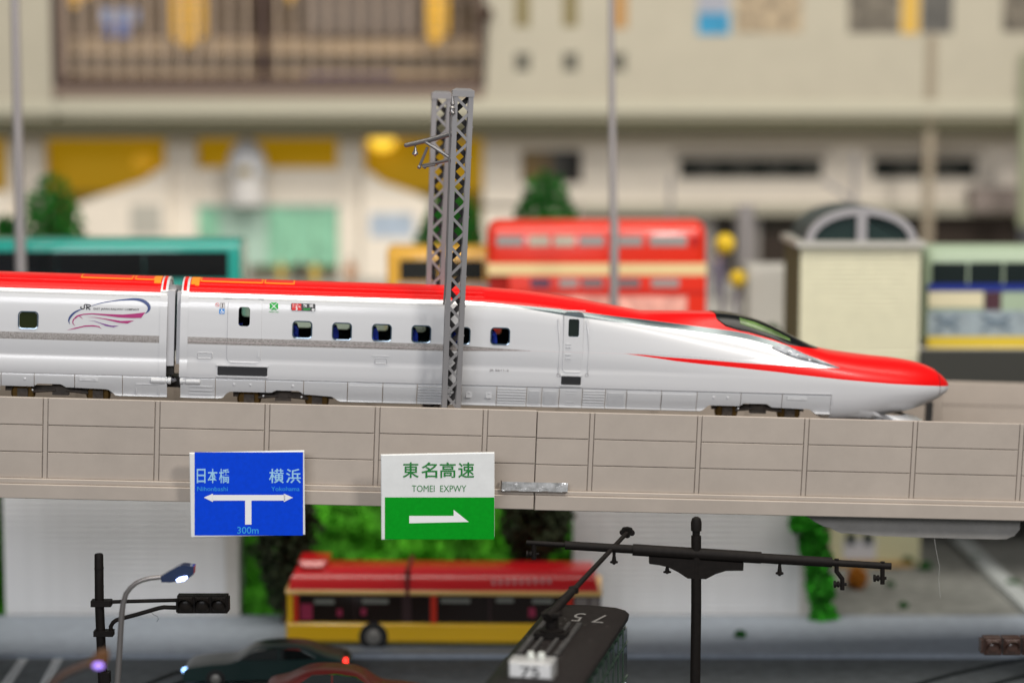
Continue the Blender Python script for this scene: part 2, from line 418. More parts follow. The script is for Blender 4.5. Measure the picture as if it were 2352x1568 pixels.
# piers carrying it (outside the picture) and the grey block under the right hand end
for u0, lab in ((uL + 1.2, "left"), (uR - 1.0, "right")):
    tz = (D.P(u0, 3, 0).z + wrow[5])
    t = thing("viaduct_pier", "grey beige pier under the %s end of the viaduct" % lab, "pier", (D.P(u0, 3, 0).x, D.P(u0, 3, 0).y, 0), group="viaduct piers")
    p = t.org; part("shaft", MB().box(p.x - .7, p.x + .7, p.y - 1.4, p.y + 1.4, 0, tz - .3), conc, t); part("pier_head", MB().box(p.x - .9, p.x + .9, p.y - 2.6, p.y + 2.6, tz - .3, tz + .15), conc, t)
hm = M("haunch_grey", (.25, .24, .225), .85, var=.12, scale=2, bump=.3, bscale=12)
ha = [K(x, y, .3) for x, y in ((1835, 1176), (1858, 1188), (1870, 1197), (1884, 1204), (1893, 1209), (1905, 1211), (1920, 1219), (1932, 1224), (1948, 1224), (2010, 1230), (2120, 1234), (2290, 1238), (2312, 1237), (2330, 1230), (2342, 1216), (2344, 1190))]
part("haunch", MB().prism(ha, .3, 5.0), hm, vr, label="rough grey block stuck under the viaduct")
# clear plastic joiner in a slot of the ledge
slotL, slotR = K(1153, 1116, -.14), K(1304, 1118, -.14)
cm = M("clear_joiner", (.72, .72, .70), .12, metal=.55, bump=1.0, bscale=9, var=.5, scale=5)
mm = MB(); n = 14
for i in range(n):
    for s_ in range(2):
        pass
rows = []
for j in range(5):
    rr_ = []
    for i in range(25):
        u = slotL[0] + (slotR[0] - slotL[0]) * i / 24; w0 = K(1228, 1128, -.14)[1]; w1 = K(1228, 1107, -.14)[1]
        rr_.append((u, -.145 + .02 * noise.noise(Vector((u * 5, j * .9, 0))), w0 + (w1 - w0) * j / 4))
    rows.append(rr_)
mm.grid([list(r) for r in zip(*rows)]); b0 = len(mm.v)
part("joiner_clip", mm, cm, vl, label="shiny clear plastic joining clip across the seam")
part("slot_rim", MB().box(slotL[0], slotR[0], -.142, -.05, K(1228, 1129.5, -.14)[1], K(1228, 1127, -.14)[1]).box(slotL[0] - .02, slotL[0], -.143, -.05, K(1228, 1129, -.14)[1], K(1228, 1106, -.14)[1]), M("slot_dark", (.12, .10, .085), .6), vl)
# little black post standing on the far track
q = K(2133, 965, 4.6)
solo("track_post", MB().box(q[0] - .07, q[0] + .07, 4.55, 4.69, -1.08, K(2133, 922, 4.6)[1]).box(q[0] - .1, q[0] + .1, 4.53, 4.71, -1.08, -1.0), M("post_black", (.03, .03, .03), .5), "short black post on the far track right under the train's nose", "post", (q[0], 4.6, -1.08), D)

# ------------------------------------------------------------------ lattice masts
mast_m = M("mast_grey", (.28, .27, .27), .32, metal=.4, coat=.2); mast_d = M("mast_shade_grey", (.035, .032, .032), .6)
def mast(uc_top, uc_bot, wid_t, wid_b, v0, dep, wb, wt, label, first):
    t = thing("lattice_mast", label, "mast", ((uc_bot), v0 + dep / 2, wb), D, group="grey lattice masts")
    H = wt - .14 - wb
    def X(w_, side): f = (w_ - wb) / (wt - wb); c = uc_bot + (uc_top - uc_bot) * f; h = (wid_b + (wid_t - wid_b) * f) / 2; return c + side * h
    ch = .095
    for s_ in (-1, 1):
        for vv in (v0, v0 + dep - .05):
            mm = MB(); a = X(wb, s_); b = X(wt - .1, s_); k = -s_ * ch
            pts = [(a, wb), (a + k, wb), (b + k, wt - .1), (b, wt - .1)]
            mm.prism(pts, vv, vv + .05); part("chord", mm, mast_m, t)
    nn = round(H / .295)
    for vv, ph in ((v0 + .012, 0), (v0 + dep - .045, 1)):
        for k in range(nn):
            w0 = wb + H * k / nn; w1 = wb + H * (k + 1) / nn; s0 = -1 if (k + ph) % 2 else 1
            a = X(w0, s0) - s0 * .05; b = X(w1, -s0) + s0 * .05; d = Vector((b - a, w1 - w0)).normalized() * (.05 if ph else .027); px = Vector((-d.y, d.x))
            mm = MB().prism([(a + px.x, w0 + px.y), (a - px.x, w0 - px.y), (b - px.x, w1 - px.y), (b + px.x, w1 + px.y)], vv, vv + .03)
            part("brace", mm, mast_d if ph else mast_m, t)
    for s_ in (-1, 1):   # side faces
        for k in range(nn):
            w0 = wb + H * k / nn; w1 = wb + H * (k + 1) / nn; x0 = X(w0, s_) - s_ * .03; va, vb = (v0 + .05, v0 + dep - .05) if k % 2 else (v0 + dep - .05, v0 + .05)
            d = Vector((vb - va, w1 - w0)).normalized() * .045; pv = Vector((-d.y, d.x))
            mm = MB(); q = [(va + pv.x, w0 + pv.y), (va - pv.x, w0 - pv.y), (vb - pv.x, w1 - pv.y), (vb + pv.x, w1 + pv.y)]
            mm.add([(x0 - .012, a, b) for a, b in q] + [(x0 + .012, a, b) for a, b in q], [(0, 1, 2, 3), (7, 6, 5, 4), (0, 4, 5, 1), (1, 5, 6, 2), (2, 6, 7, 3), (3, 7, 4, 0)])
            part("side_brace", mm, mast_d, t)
    mm = MB()
    for k in range(1, nn, 2):   # rivet heads on the right chord
        w0 = wb + H * k / nn
        mm.lathe((X(w0, 1), v0 + .03, w0), [(.014, -.005), (.014, .012), (.006, .018)], 'x', 8)
    part("rivets", mm, mast_m, t, kind='stuff')
    a, b = X(wt, -1) - .012, X(wt, 1) + .012; mm = MB().box(a, b, v0 - .02, v0 + dep + .02, wt - .14, wt - .02)
    z = wt - .02; ins = .08; mm.add([(a, v0 - .02, z), (b, v0 - .02, z), (b, v0 + dep + .02, z), (a, v0 + dep + .02, z), (a + ins, v0 + .06, z + .045), (b - ins, v0 + .06, z + .045), (b - ins, v0 + dep - .06, z + .045), (a + ins, v0 + dep - .06, z + .045)],
       [(4, 5, 6, 7), (0, 1, 5, 4), (1, 2, 6, 5), (2, 3, 7, 6), (3, 0, 4, 7)])
    part("cap", mm, mast_m, t)
    return t
wb0 = -1.2
nt_, nb_ = K(1064, 206, .4), K(1036, 932, .4)
slope = (nt_[0] - nb_[0]) / (nt_[1] - nb_[1])
m1 = mast(nt_[0], nb_[0] + slope * (wb0 - nb_[1]), .40, .36, .27, .36, wb0, nt_[1], "near grey lattice mast standing in front of the train", True)
ft = K(1015.5, 212, 3.05)
f2 = K(1001, 640, 3.05)
mast(ft[0], f2[0] + (wb0 - f2[1]) * (ft[0] - f2[0]) / (ft[1] - f2[1]), .40, .36, 3.0, .36, wb0, ft[1], "far grey lattice mast standing behind the train", False)
# cantilever fittings on the near mast
def kp(x, y, v): q = K(x, y, v); return (q[0], v, q[1])
fr = M("fitting_grey", (.22, .21, .205), .3, metal=.6)
mm = MB().tube([kp(933, 334, .9), kp(985, 322, .72), kp(1046, 305, .5)], [.045, .05, .05], 12)
mm.ball(kp(933, 334, .9), .045); part("arm_tube", mm, fr, m1)
part("arm_tube", MB().tube([kp(976, 325, .74), kp(1040, 366, .5)], .035, 10), fr, m1)
part("arm_tube", MB().tube([kp(970, 381, .78), kp(1040, 366, .5)], .032, 10), fr, m1)
mm = MB().tube([kp(982, 338, .72), kp(963, 384, .74)], .028, 10).ball(kp(963, 384, .74), .04); part("link", mm, fr, m1)
part("clamp", MB().tube([kp(971, 384, .7), kp(1000, 379, .6)], .02, 8).ball(kp(976, 385, .7), .03), fr, m1)
c = Vector(kp(954, 337, .86))
part("insulator", MB().lathe(c, [(.012, .02), (.02, -.02), (.035, -.08), (.058, -.13), (.06, -.15), (.03, -.165), (.01, -.19)], 'z', 14), fr, m1)
c = Vector(kp(1039, 244, .24))
part("insulator", MB().lathe(c, [(.02, .18), (.03, .1), (.045, .04), (.03, .03), (.03, -.0), (.055, -.03), (.05, -.1), (.062, -.13), (.04, -.17)], 'z', 14), fr, m1)
part("down_rod", MB().tube([kp(1034, 262, .25), kp(1031, 420, .25), kp(1024, 640, .25), kp(1019, 700, .25)], .018, 8), fr, m1)

# ------------------------------------------------------------------ high speed train
VS = .9                    # depth of the train's near side plane in the deck frame
VC = VS + .98
T = lambda x, y, s=0.0: K(x, y, VS + s)
wy = lambda y, s=0.0: K(900, y, VS + s)[1]
W0 = wy(927)               # bottom of the skirt
def H(y, s=0.0): return wy(y, s) - W0
SKT, CR, STR, SH, ED = H(879), H(840), H(795), H(702), H(687.5, .16)
CW = K(900, 652.0, VC)[1] - W0
# near half profile above the skirt: (inward offset, height)
PROF = [(.012, SKT), (.004, SKT + .03), (.0, SKT + .12), (.004, CR - .02), (.016, CR + .01), (.014, CR + .05), (.004, CR + .15), (-.004, CR + .27), (-.003, STR), (.004, STR + .1), (.012, H(765)), (.024, H(745)), (.038, H(725)),
        (.055, H(712)), (.078, SH), (.108, H(696)), (.140, H(691)), (.165, ED)]
ROOF = [(.165, ED), (.19, ED + .02), (.21, ED + .045), (.27, ED + .085), (.285, ED + .100), (.36, ED + .130), (.44, ED + .152), (.45, ED + .163), (.60, CW - .03), (.78, CW - .008), (.98, CW)]
def sfun(w_):     # inward offset of the side at height w above the skirt bottom
    if w_ <= PROF[0][1]: return PROF[0][0]
    return interp([(p[1], p[0]) for p in PROF], w_)
def onside(x, y, lift=.004):    # pixel on the photograph -> point on the car's near side
    s_ = 0
    for _ in range(4):
        u, w_ = T(x, y, s_); s_ = sfun(w_ - W0)
    return (u, VS + s_ - lift, w_)
def swu(u, w_, lift=.004): return (u, VS + sfun(w_ - W0) - lift, w_)

# ---- paint: every colour boundary is a curve along the car, evaluated in the car's own coordinates
UN = 17.5
def curve_node(nt, pts, fac):
    n = nt.nodes.new("ShaderNodeFloatCurve"); m = n.mapping; c = m.curves[0]; m.use_clip = False
    pts = sorted(pts); c.points[0].location = (0, pts[0][1] / 4); c.points[1].location = (1, pts[-1][1] / 4)
    for u, w_ in pts:
        c.points.new(min(max(u / UN, .0005), .9995), w_ / 4)
    for p_ in c.points: p_.handle_type = 'VECTOR'
    m.update(); nt.links.new(fac, n.inputs["Value"]); n.inputs["Factor"].default_value = 1
    mu = nt.nodes.new("ShaderNodeMath"); mu.operation = 'MULTIPLY'; mu.inputs[1].default_value = 4; nt.links.new(n.outputs[0], mu.inputs[0]); return mu.outputs[0]
def math_(nt, op, a, b=None, clamp=False):
    n = nt.nodes.new("ShaderNodeMath"); n.operation = op; n.use_clamp = clamp
    for i, q in enumerate((a, b)):
        if q is None: continue
        if hasattr(q, 'is_output'): nt.links.new(q, n.inputs[i])
        else: n.inputs[i].default_value = q
    return n.outputs[0]
WHITE = (.575, .577, .588); REDC = (.72, .002, .002)
def train_paint(name, uo, curves, end_band=None):
    m = bpy.data.materials.new(name); m.use_nodes = True; nt = m.node_tree; b = nt.nodes["Principled BSDF"]
    tc = nt.nodes.new("ShaderNodeTexCoord"); sp = nt.nodes.new("ShaderNodeSeparateXYZ"); nt.links.new(tc.outputs["Object"], sp.inputs[0])
    ux = math_(nt, 'MULTIPLY', sp.outputs[0], 1 / UN); wz = sp.outputs[2]
    def above(c): return math_(nt, 'MULTIPLY', math_(nt, 'SUBTRACT', wz, c), 160.0, True)
    def get(k): v = curves[k]; return curve_node(nt, v, ux) if isinstance(v, list) else v
    def band(lo, hi): return math_(nt, 'MULTIPLY', above(get(lo)), math_(nt, 'SUBTRACT', 1.0, above(get(hi))))
    red = above(get('R1'))
    silver = band('S1', 'R1'); stripe = band('T0', 'T1')
    if 'R2' in curves:
        red = math_(nt, 'MAXIMUM', red, band('R3', 'R2')); silver = math_(nt, 'MAXIMUM', silver, band('R2', 'S2'))
        silver = math_(nt, 'MULTIPLY', silver, math_(nt, 'SUBTRACT', 1.0, red, True))
    # metallic flake
    ns = nt.nodes.new("ShaderNodeTexVoronoi"); ns.inputs["Scale"].default_value = 85; nt.links.new(tc.outputs["Object"], ns.inputs["Vector"])
    fl = nt.nodes.new("ShaderNodeValToRGB"); nt.links.new(ns.outputs["Color"], fl.inputs["Fac"])
    fl.color_ramp.elements[0].color = (.20, .18, .165, 1); fl.color_ramp.elements[1].color = (.46, .43, .41, 1)
    fl.color_ramp.elements[0].position = .15; fl.color_ramp.elements[1].position = .9
    fs = nt.nodes.new("ShaderNodeValToRGB"); nt.links.new(ns.outputs["Color"], fs.inputs["Fac"])
    fs.color_ramp.elements[0].color = (.66, .67, .68, 1); fs.color_ramp.elements[1].color = (.95, .95, .95, 1)
    def mix(a, b_, f):
        n = nt.nodes.new("ShaderNodeMix"); n.data_type = 'RGBA'; nt.links.new(f, n.inputs[0])
        for i, q in ((6, a), (7, b_)):
            if hasattr(q, 'is_output'): nt.links.new(q, n.inputs[i])
            else: n.inputs[i].default_value = (*q, 1)
        return n.outputs[2]
    c = mix(WHITE, fl.outputs[0], stripe); c = mix(c, fs.outputs[0], silver); c = mix(c, (.10, .13, .14), band('G1', 'R1')) if 'G1' in curves else c; c = mix(c, REDC, red)
    nt.links.new(c, b.inputs["Base Color"])
    nt.links.new(math_(nt, 'MAXIMUM', math_(nt, 'MULTIPLY', silver, .5), math_(nt, 'MULTIPLY', stripe, .35)), b.inputs["Metallic"])
    ro = math_(nt, 'SUBTRACT', .34, math_(nt, 'MULTIPLY', silver, .08)); nt.links.new(ro, b.inputs["Roughness"])
    nt.links.new(math_(nt, 'SUBTRACT', .5, math_(nt, 'MULTIPLY', red, .42)), b.inputs["Coat Weight"]); b.inputs["Coat Roughness"].default_value = .12
    nt.links.new(math_(nt, 'SUBTRACT', .5, math_(nt, 'MULTIPLY', red, .25)), b.inputs["Specular IOR Level"])
    return m
dark_in = M("car_inside", (.012, .014, .012), .5)
glass_t = M("window_glass", (.55, .68, .62), .03, trans=1.0, ior=1.12)
glass_e = M("window_rim", (.10, .15, .2), .12, metal=.5, coat=.6)
blueseat = M("seat_blue", (.01, .02, .45), .6)
white_p = M("car_white", WHITE, .35, coat=.5)
red_p = M("car_red", REDC, .36, coat=.04, spec=.25)
orange_p = M("roof_orange", (.85, .26, .01), .45)
black_p = M("print_black", (.02, .02, .022), .4)
brass = M("wheel_brass", (.13, .075, .02), .35, metal=.7)
bogie_m = M("bogie_brown", (.055, .042, .033), .6, var=.3, scale=12)
lowgrey = M("car_grey_white", (.56, .565, .575), .35, coat=.4)

def shell_rows(us, secfn):   # near half sections -> closed over the far side
    rows = []
    for u in us:
        S_ = secfn(u); near = [(u, VS + s_, W0 + w_) for s_, w_ in S_]; far = [(u, VC + (VC - (VS + s_)), W0 + w_) for s_, w_ in S_[::-1]]
        if abs(S_[-1][0] - .98) < 1e-4: far = far[1:]
        rows.append(near + far)
    return rows

def boolean_cut(mb, mats, t, name, cut, solid=None, smooth=30):
    ob = bpy.data.objects.new(name, mesh(name, mb, mats, t.org, None)); sc.collection.objects.link(ob)
    if solid:
        sm = ob.modifiers.new("s", 'SOLIDIFY'); sm.thickness = solid; sm.offset = -1; sm.material_offset = 1; sm.material_offset_rim = 0
    if cut and cut.f:
        co = bpy.data.objects.new("cut", mesh("cut", cut, mats, t.org)); sc.collection.objects.link(co)
        bm_ = ob.modifiers.new("b", 'BOOLEAN'); bm_.operation = 'DIFFERENCE'; bm_.solver = 'EXACT'; bm_.object = co
    dg = bpy.context.evaluated_depsgraph_get(); dg.update()
    me = bpy.data.meshes.new_from_object(ob.evaluated_get(dg)); me.name = name
    ob.modifiers.clear(); ob.data = me
    if cut and cut.f: bpy.data.objects.remove(co)
    me.shade_smooth(); me.set_sharp_from_angle(angle=math.radians(smooth)); ob.parent = t.o
    return ob

def door_plate(x0, x1, y0, y1, r, paint, t, cut, lift=.018):
    (ua, wa), (ub, wb_) = T((x0 + x1) / 2 - (x1 - x0) / 2, (y0 + y1) / 2), T((x0 + x1) / 2 + (x1 - x0) / 2, (y0 + y1) / 2)
    wt_, wl = T((x0 + x1) / 2, y0, .07)[1], T((x0 + x1) / 2, y1)[1]
    lv = sorted(set([wl + r * (1 - math.cos(math.radians(k * 15))) for k in range(7)] + [wt_ - r * (1 - math.cos(math.radians(k * 15))) for k in range(7)] + [wl + r + (wt_ - wl - 2 * r) * k / 16 for k in range(17)]))
    rows = [[], []]; mm = MB()
    def xs(w_):
        d = 0
        if w_ < wl + r: d = r - math.sqrt(max(0, r * r - (wl + r - w_)**2))
        if w_ > wt_ - r: d = r - math.sqrt(max(0, r * r - (w_ - wt_ + r)**2))
        return ua + d, ub - d
    L = [[xs(w_)[0], xs(w_)[1], w_] for w_ in lv]
    f_ = []; 
    for a, b, w_ in L: f_.append([(a + .008, VS + sfun(w_ - W0) - lift, w_), (b - .008, VS + sfun(w_ - W0) - lift, w_)])
    g_ = []
    for a, b, w_ in L: g_.append([(a, VS + sfun(w_ - W0) + .004, w_), (b, VS + sfun(w_ - W0) + .004, w_)])
    n = len(L); mm.v = [Vector(q) for r_ in f_ for q in r_] + [Vector(q) for r_ in g_ for q in r_]
    for i in range(n - 1):
        a = 2 * i; o_ = 2 * n
        mm.face([a, a + 1, a + 3, a + 2]); mm.face([a + o_, a + 2 + o_, a + 3 + o_, a + 1 + o_])
        mm.face([a + 2, a + 2 + o_, a + o_, a]); mm.face([a + 1, a + 1 + o_, a + 3 + o_, a + 3])
    mm.face([0, 2 * n, 2 * n + 1, 1]); mm.face([2 * n - 2, 2 * n - 1, 4 * n - 1, 4 * n - 2])
    return boolean_cut(mm, [paint, dark_in], t, "door", cut, smooth=40)

def window(x, y, wpx, hpx, r, t, name="window", opaque=None, seat=True, owner=None):
    u, w_ = T(x, y, .015); hu = wpx / 2 / 116.4; hw = hpx / 2 / 116.4; s_ = sfun(w_ - W0)
    tilt = (sfun(w_ + hw - W0) - sfun(w_ - hw - W0)) / (2 * hw)
    def loop(d, lift): return [(u + (px) * 1, VS + s_ + tilt * pz - lift, w_ + pz) for px, pz in rrect(-hu - d, hu + d, -hw - d, hw + d, r / 116.4 + d)]
    own = owner or t
    mm = MB(); A, B, C_, D_ = loop(.004, .0), loop(.002, .010), loop(-.018, .006), loop(-.024, -.03); n = len(A); mm.v = [Vector(q) for q in A + B + C_ + D_]
    for k in range(3):
        for i in range(n): j = (i + 1) % n; mm.face([k * n + i, k * n + j, (k + 1) * n + j, (k + 1) * n + i])
    wp = part(name, mm, glass_e, own, smooth=50)
    mm = MB(); P_ = loop(-.02, -.012); Q_ = loop(-.02, -.03); mm.v = [Vector(q) for q in P_ + Q_]; mm.face(list(range(n))); mm.face(list(range(2 * n - 1, n - 1, -1)))
    for i in range(n): j = (i + 1) % n; mm.face([i, n + i, n + j, j])
    if own is t or True:
        part("pane", mm, opaque or glass_t, wp if own is t else t, smooth=None)
    return u, w_, hu, hw
def cutter(mb, x, y, wpx, hpx, r, both=True):
    u, w_ = T(x, y, .015); hu = wpx / 2 / 116.4; hw = hpx / 2 / 116.4
    mb.prism(rrect(u - hu, u + hu, w_ - hw, w_ + hw, r / 116.4), VS - .2, (VC + 1.2) if both else VS + .3)

def bogie(t, xc, yb, span=150):
    u = T(xc, 905)[0]; v = VS + .32; wa = W0 - .28
    h = span / 2 / 116.4; mm = MB().box(u - h, u + h, v, v + .1, W0 + .02, W0 + .13)
    mm.box(u - .16, u + .16, v - .05, v + .1, W0 - .04, W0 + .18)
    b = part("bogie", mm, bogie_m, t)
    for s_ in (-1, 1):
        c = (u + s_ * h * .68, v + .05, wa + .27)
        part("wheel", MB().lathe((c[0], c[1] - .06, c[2]), [(.05, -.03), (.2, -.03), (.225, 0), (.2, .03), (.24, .05), (.24, .08), (.05, .09)], 'y', 22), brass, b)
        part("axle_box", MB().box(c[0] - .1, c[0] + .1, v - .09, v - .02, c[2] - .08, c[2] + .09).lathe((c[0], v - .1, c[2]), [(.03, 0), (.06, .005), (.06, .03)], 'y', 12), bogie_m, b)
        part("damper", MB().tube([(u + s_ * .1, v - .05, W0 + .06), (u + s_ * h * .5, v - .05, W0 + .02)], .03, 8), bogie_m, b)

def skirt_prof(kind='plain'):
    base = [(.06, 0), (.045, .012), (.05, .03), (.085, .05), (.07, .11), (.042, .19), (.022, .28), (.012, .36), (.01, SKT - .04), (.018, SKT - .012), (.03, SKT - .004)]
    return base
def sk_s(w_): return interp([(p[1], p[0]) for p in skirt_prof()], w_)
def skirt_panel(t, ua, ub, botfn=None, kind='plain', name="skirt_panel"):
    mm = MB(); P_ = skirt_prof(); n = 14 if botfn else 2; rows = []
    for i in range(n + 1):
        u = ua + .007 + (ub - ua - .014) * i / n; wbm = botfn(u) if botfn else 0
        rows.append([(u, VS + sk_s(max(q[1], wbm)) if q[1] < wbm else VS + q[0], W0 + max(q[1], wbm)) for q in P_])
    mm.grid(rows); b0 = len(mm.v); ns = len(P_); nr = len(rows)
    # thickness: returns to the inside at bottom, ends
    ins = [[(p[0], p[1] + .06, p[2] + .0) for p in r] for r in rows]
    mm.v += [Vector(p) for r in ins for p in r]
    N_ = nr * ns
    for i in range(nr - 1): mm.face([i * ns, N_ + i * ns, N_ + (i + 1) * ns, (i + 1) * ns])
    for i in (0, nr - 1):
        for j in range(ns - 1):
            q = [i * ns + j, i * ns + j + 1, N_ + i * ns + j + 1, N_ + i * ns + j]; mm.face(q if i == 0 else q[::-1])
    p_ = part(name, mm, lowgrey, t, smooth=40)
    fv = lambda w_, l=.006: VS + sk_s(w_) - l
    L_ = ub - ua
    if kind == 'slats':
        for k in range(6):
            w_ = .07 + k * (SKT - .13) / 5
            part("slat", MB().add([(ua + .02, fv(w_ - .012, 0), W0 + w_ - .014), (ub - .02, fv(w_ - .012, 0), W0 + w_ - .014), (ub - .02, fv(w_, .02), W0 + w_), (ua + .02, fv(w_, .02), W0 + w_), (ua + .02, fv(w_ + .01, 0), W0 + w_ + .012), (ub - .02, fv(w_ + .01, 0), W0 + w_ + .012)],
                            [(0, 1, 2, 3), (3, 2, 5, 4)]), lowgrey, p_, smooth=None)
    if kind == 'louvre':
        x0, x1 = ua + .05, ub - .05
        for k in range(12):
            w_ = .06 + k * (SKT - .15) / 11
            part("louvre_slat", MB().box(x0, x1, fv(w_, .016), fv(w_, -.01), W0 + w_ - .007, W0 + w_ + .007), lowgrey, p_, smooth=None)
    if kind == 'box':
        mm = MB(); x0, x1 = ua + .012, ub - .012
        w0_, w1_ = .05, SKT - .085; mm.grid([[(x, fv(w_, .022), W0 + w_) for w_ in [w0_ + (w1_ - w0_) * j / 8 for j in range(9)]] for x in (x0, x1)])
        mm.box(x0, x1, fv(w1_, .024), fv(w1_, -.01), W0 + w1_ - .002, W0 + w1_ + .012)
        mm.box(x0, x1, fv(w0_, .024), fv(w0_, -.01), W0 + w0_ - .008, W0 + w0_)
        part("raised_cover", mm, lowgrey, p_, smooth=40)
    if kind in ('bolts', 'bolts2'):
        xs_ = [ua + L_ * .38, ua + L_ * .7] if kind == 'bolts' else [ua + L_ * .72]
        mm = MB()
        for x in xs_: mm.lathe((x, fv(SKT * .72, 0), W0 + SKT * .72), [(.028, .0), (.024, -.012), (.01, -.016)], 'y', 12)
        for k in range(3): mm.lathe((ub - .035, fv(.1, 0), W0 + .08 + k * .12), [(.02, .0), (.016, -.01), (.006, -.012)], 'y', 10)
        part("bolt_heads", mm, lowgrey, p_, kind='stuff')
    if kind == 'hatch2':
        for c in (.22, .78):
            x = ua + L_ * c; part("hatch", MB().prism(rrect(x - .06, x + .06, W0 + .16, W0 + .29, .015, 3), fv(.22, .014), fv(.22, -.02)).box(x - .02, x + .02, fv(.26, .022), fv(.26, 0), W0 + .255, W0 + .265), lowgrey, p_)
    if kind == 'marks':
        for w_ in (.07, .12, SKT - .12, SKT - .07): part("raised_bar", MB().box(ua + L_ * .3, ub - L_ * .3, fv(w_, .012), fv(w_, -.01), W0 + w_ - .006, W0 + w_ + .006), lowgrey, p_, smooth=None)
    if kind == 'bars3':
        for w_ in (.09, .16, .24): part("raised_bar", MB().box(ua + L_ * .27, ua + L_ * .92, fv(w_, .014), fv(w_, -.01), W0 + w_ - .01, W0 + w_ + .008), lowgrey, p_, smooth=None)
    if kind == 'step':
        x0, x1 = ua + L_ * .1, ua + L_ * .5; w_ = SKT - .09
        part("lifting_step", MB().box(x0, x1, fv(w_, .012), fv(w_, -.02), W0 + w_ - .035, W0 + w_ + .04).box(x0 + .06, x0 + .12, fv(w_, .018), fv(w_, 0), W0 + w_ + .0, W0 + w_ + .03).box(x1 - .12, x1 - .06, fv(w_, .018), fv(w_, 0), W0 + w_, W0 + w_ + .03), lowgrey, p_)
    if kind == 'frame':
        x0, x1 = ua + L_ * .3, ua + L_ * .82; mm = MB()
        for (a, b, c, d_) in ((x0, x1, .25, .262), (x0, x0 + .012, .04, .25), (x1 - .012, x1, .04, .25)): mm.box(a, b, fv((c + d_) / 2, .012), fv((c + d_) / 2, -.02), W0 + c, W0 + d_)
        part("raised_frame", mm, lowgrey, p_)
    return p_

def roof_part(t, ua, ub, mat):
    rows = shell_rows([ua, (ua + ub) / 2, ub], lambda u: [(s_ + .0, w_ + .004) for s_, w_ in ROOF])
    o = part("roof", MB().grid(rows), mat, t, smooth=18); return o
def rw(s_): return interp(ROOF, s_) + .004
def roof_strip(mm, ua, ub, sa, sb, lift=.008, mi=0, n=5):
    for k in range(n):
        a = sa + (sb - sa) * k / n; b = sa + (sb - sa) * (k + 1) / n
        vs = [(ua, VS + a, W0 + rw(a) + lift), (ub, VS + a, W0 + rw(a) + lift), (ub, VS + b, W0 + rw(b) + lift), (ua, VS + b, W0 + rw(b) + lift)]
        mm.add(vs + [(p[0], p[1], p[2] - .02) for p in vs], [(0, 1, 2, 3), (0, 4, 5, 1), (1, 5, 6, 2), (3, 2, 6, 7), (0, 3, 7, 4)], mi)
def equipment(t, ux, flip):
    # orange outlined covers, orange blocks and the banded end of the roof; ux = list of (ua,ub)
    for a, b in ux:
        mm = MB(); e = .022
        roof_strip(mm, a, b, .56, .56 + e + .02, .010); roof_strip(mm, a, b, 1.38, 1.40 + e, .010) if False else None
        roof_strip(mm, a, a + e, .56, .98, .010); roof_strip(mm, b - e, b, .56, .98, .010)
        part("roof_cover_outline", mm, orange_p, t, smooth=None)
def decal(t, name, polys, mat, lift=.005, label=None):
    mm = MB()
    for pl in polys:
        vs = [onside(x, y, lift) for x, y in pl]; n = len(vs)
        A = sum(vs[i][0] * vs[(i + 1) % n][2] - vs[(i + 1) % n][0] * vs[i][2] for i in range(n))
        if A < 0: vs = vs[::-1]
        mm.add(vs, [tuple(range(n))])
    return part(name, mm, mat, t, smooth=None, label=label)
def decal_text(t, name, body, x0, x1, y0, y1, mat, offset=0, lift=.006, slope=.03):
    mm = MB(); text_mb(mm, body, lambda a, b: onside(x0 + (x1 - x0) * a, y1 + (y0 - y1) * b + slope * (x1 - x0) * a, lift), offset)
    return part(name, mm, mat, t, smooth=None)
def circ(cx, cy, r, n=20, ry=None): return [(cx + r * math.cos(2 * math.pi * k / n), cy + (ry or r) * math.sin(2 * math.pi * k / n)) for k in range(n)]
def stroke(pts, ws):    # tapered band along a smooth path in pixels
    P_ = []; n = len(pts)
    tx = [(i, p[0]) for i, p in enumerate(pts)]; ty = [(i, p[1]) for i, p in enumerate(pts)]; tw = [(i, w_) for i, w_ in enumerate(ws)]
    m_ = (n - 1) * 6; C_ = [(sinterp(tx, k / 6), sinterp(ty, k / 6), interp(tw, k / 6)) for k in range(m_ + 1)]; out = []
    for k in range(m_):
        (x0, y0, a), (x1, y1, b) = C_[k], C_[k + 1]; d = math.hypot(x1 - x0, y1 - y0) or 1; nx, ny = -(y1 - y0) / d, (x1 - x0) / d
        out.append([(x0 + nx * a / 2, y0 + ny * a / 2), (x1 + nx * b / 2, y1 + ny * b / 2), (x1 - nx * b / 2, y1 - ny * b / 2), (x0 - nx * a / 2, y0 - ny * a / 2)])
    return out

# ================= rear (middle) car
u_m1 = T(397.0, 800)[0]                      # right end wall face of the left car
u_m0 = u_m1 - 13.9
UB = T(382, 800)[0]
tm = thing("train_car", "white red roofed train car with winged emblem at the left edge", "train car", (u_m0, VC, W0), D)
cur = {'R1': CW + 1, 'S1': H(700.5, .09), 'T0': H(803), 'T1': H(787)}
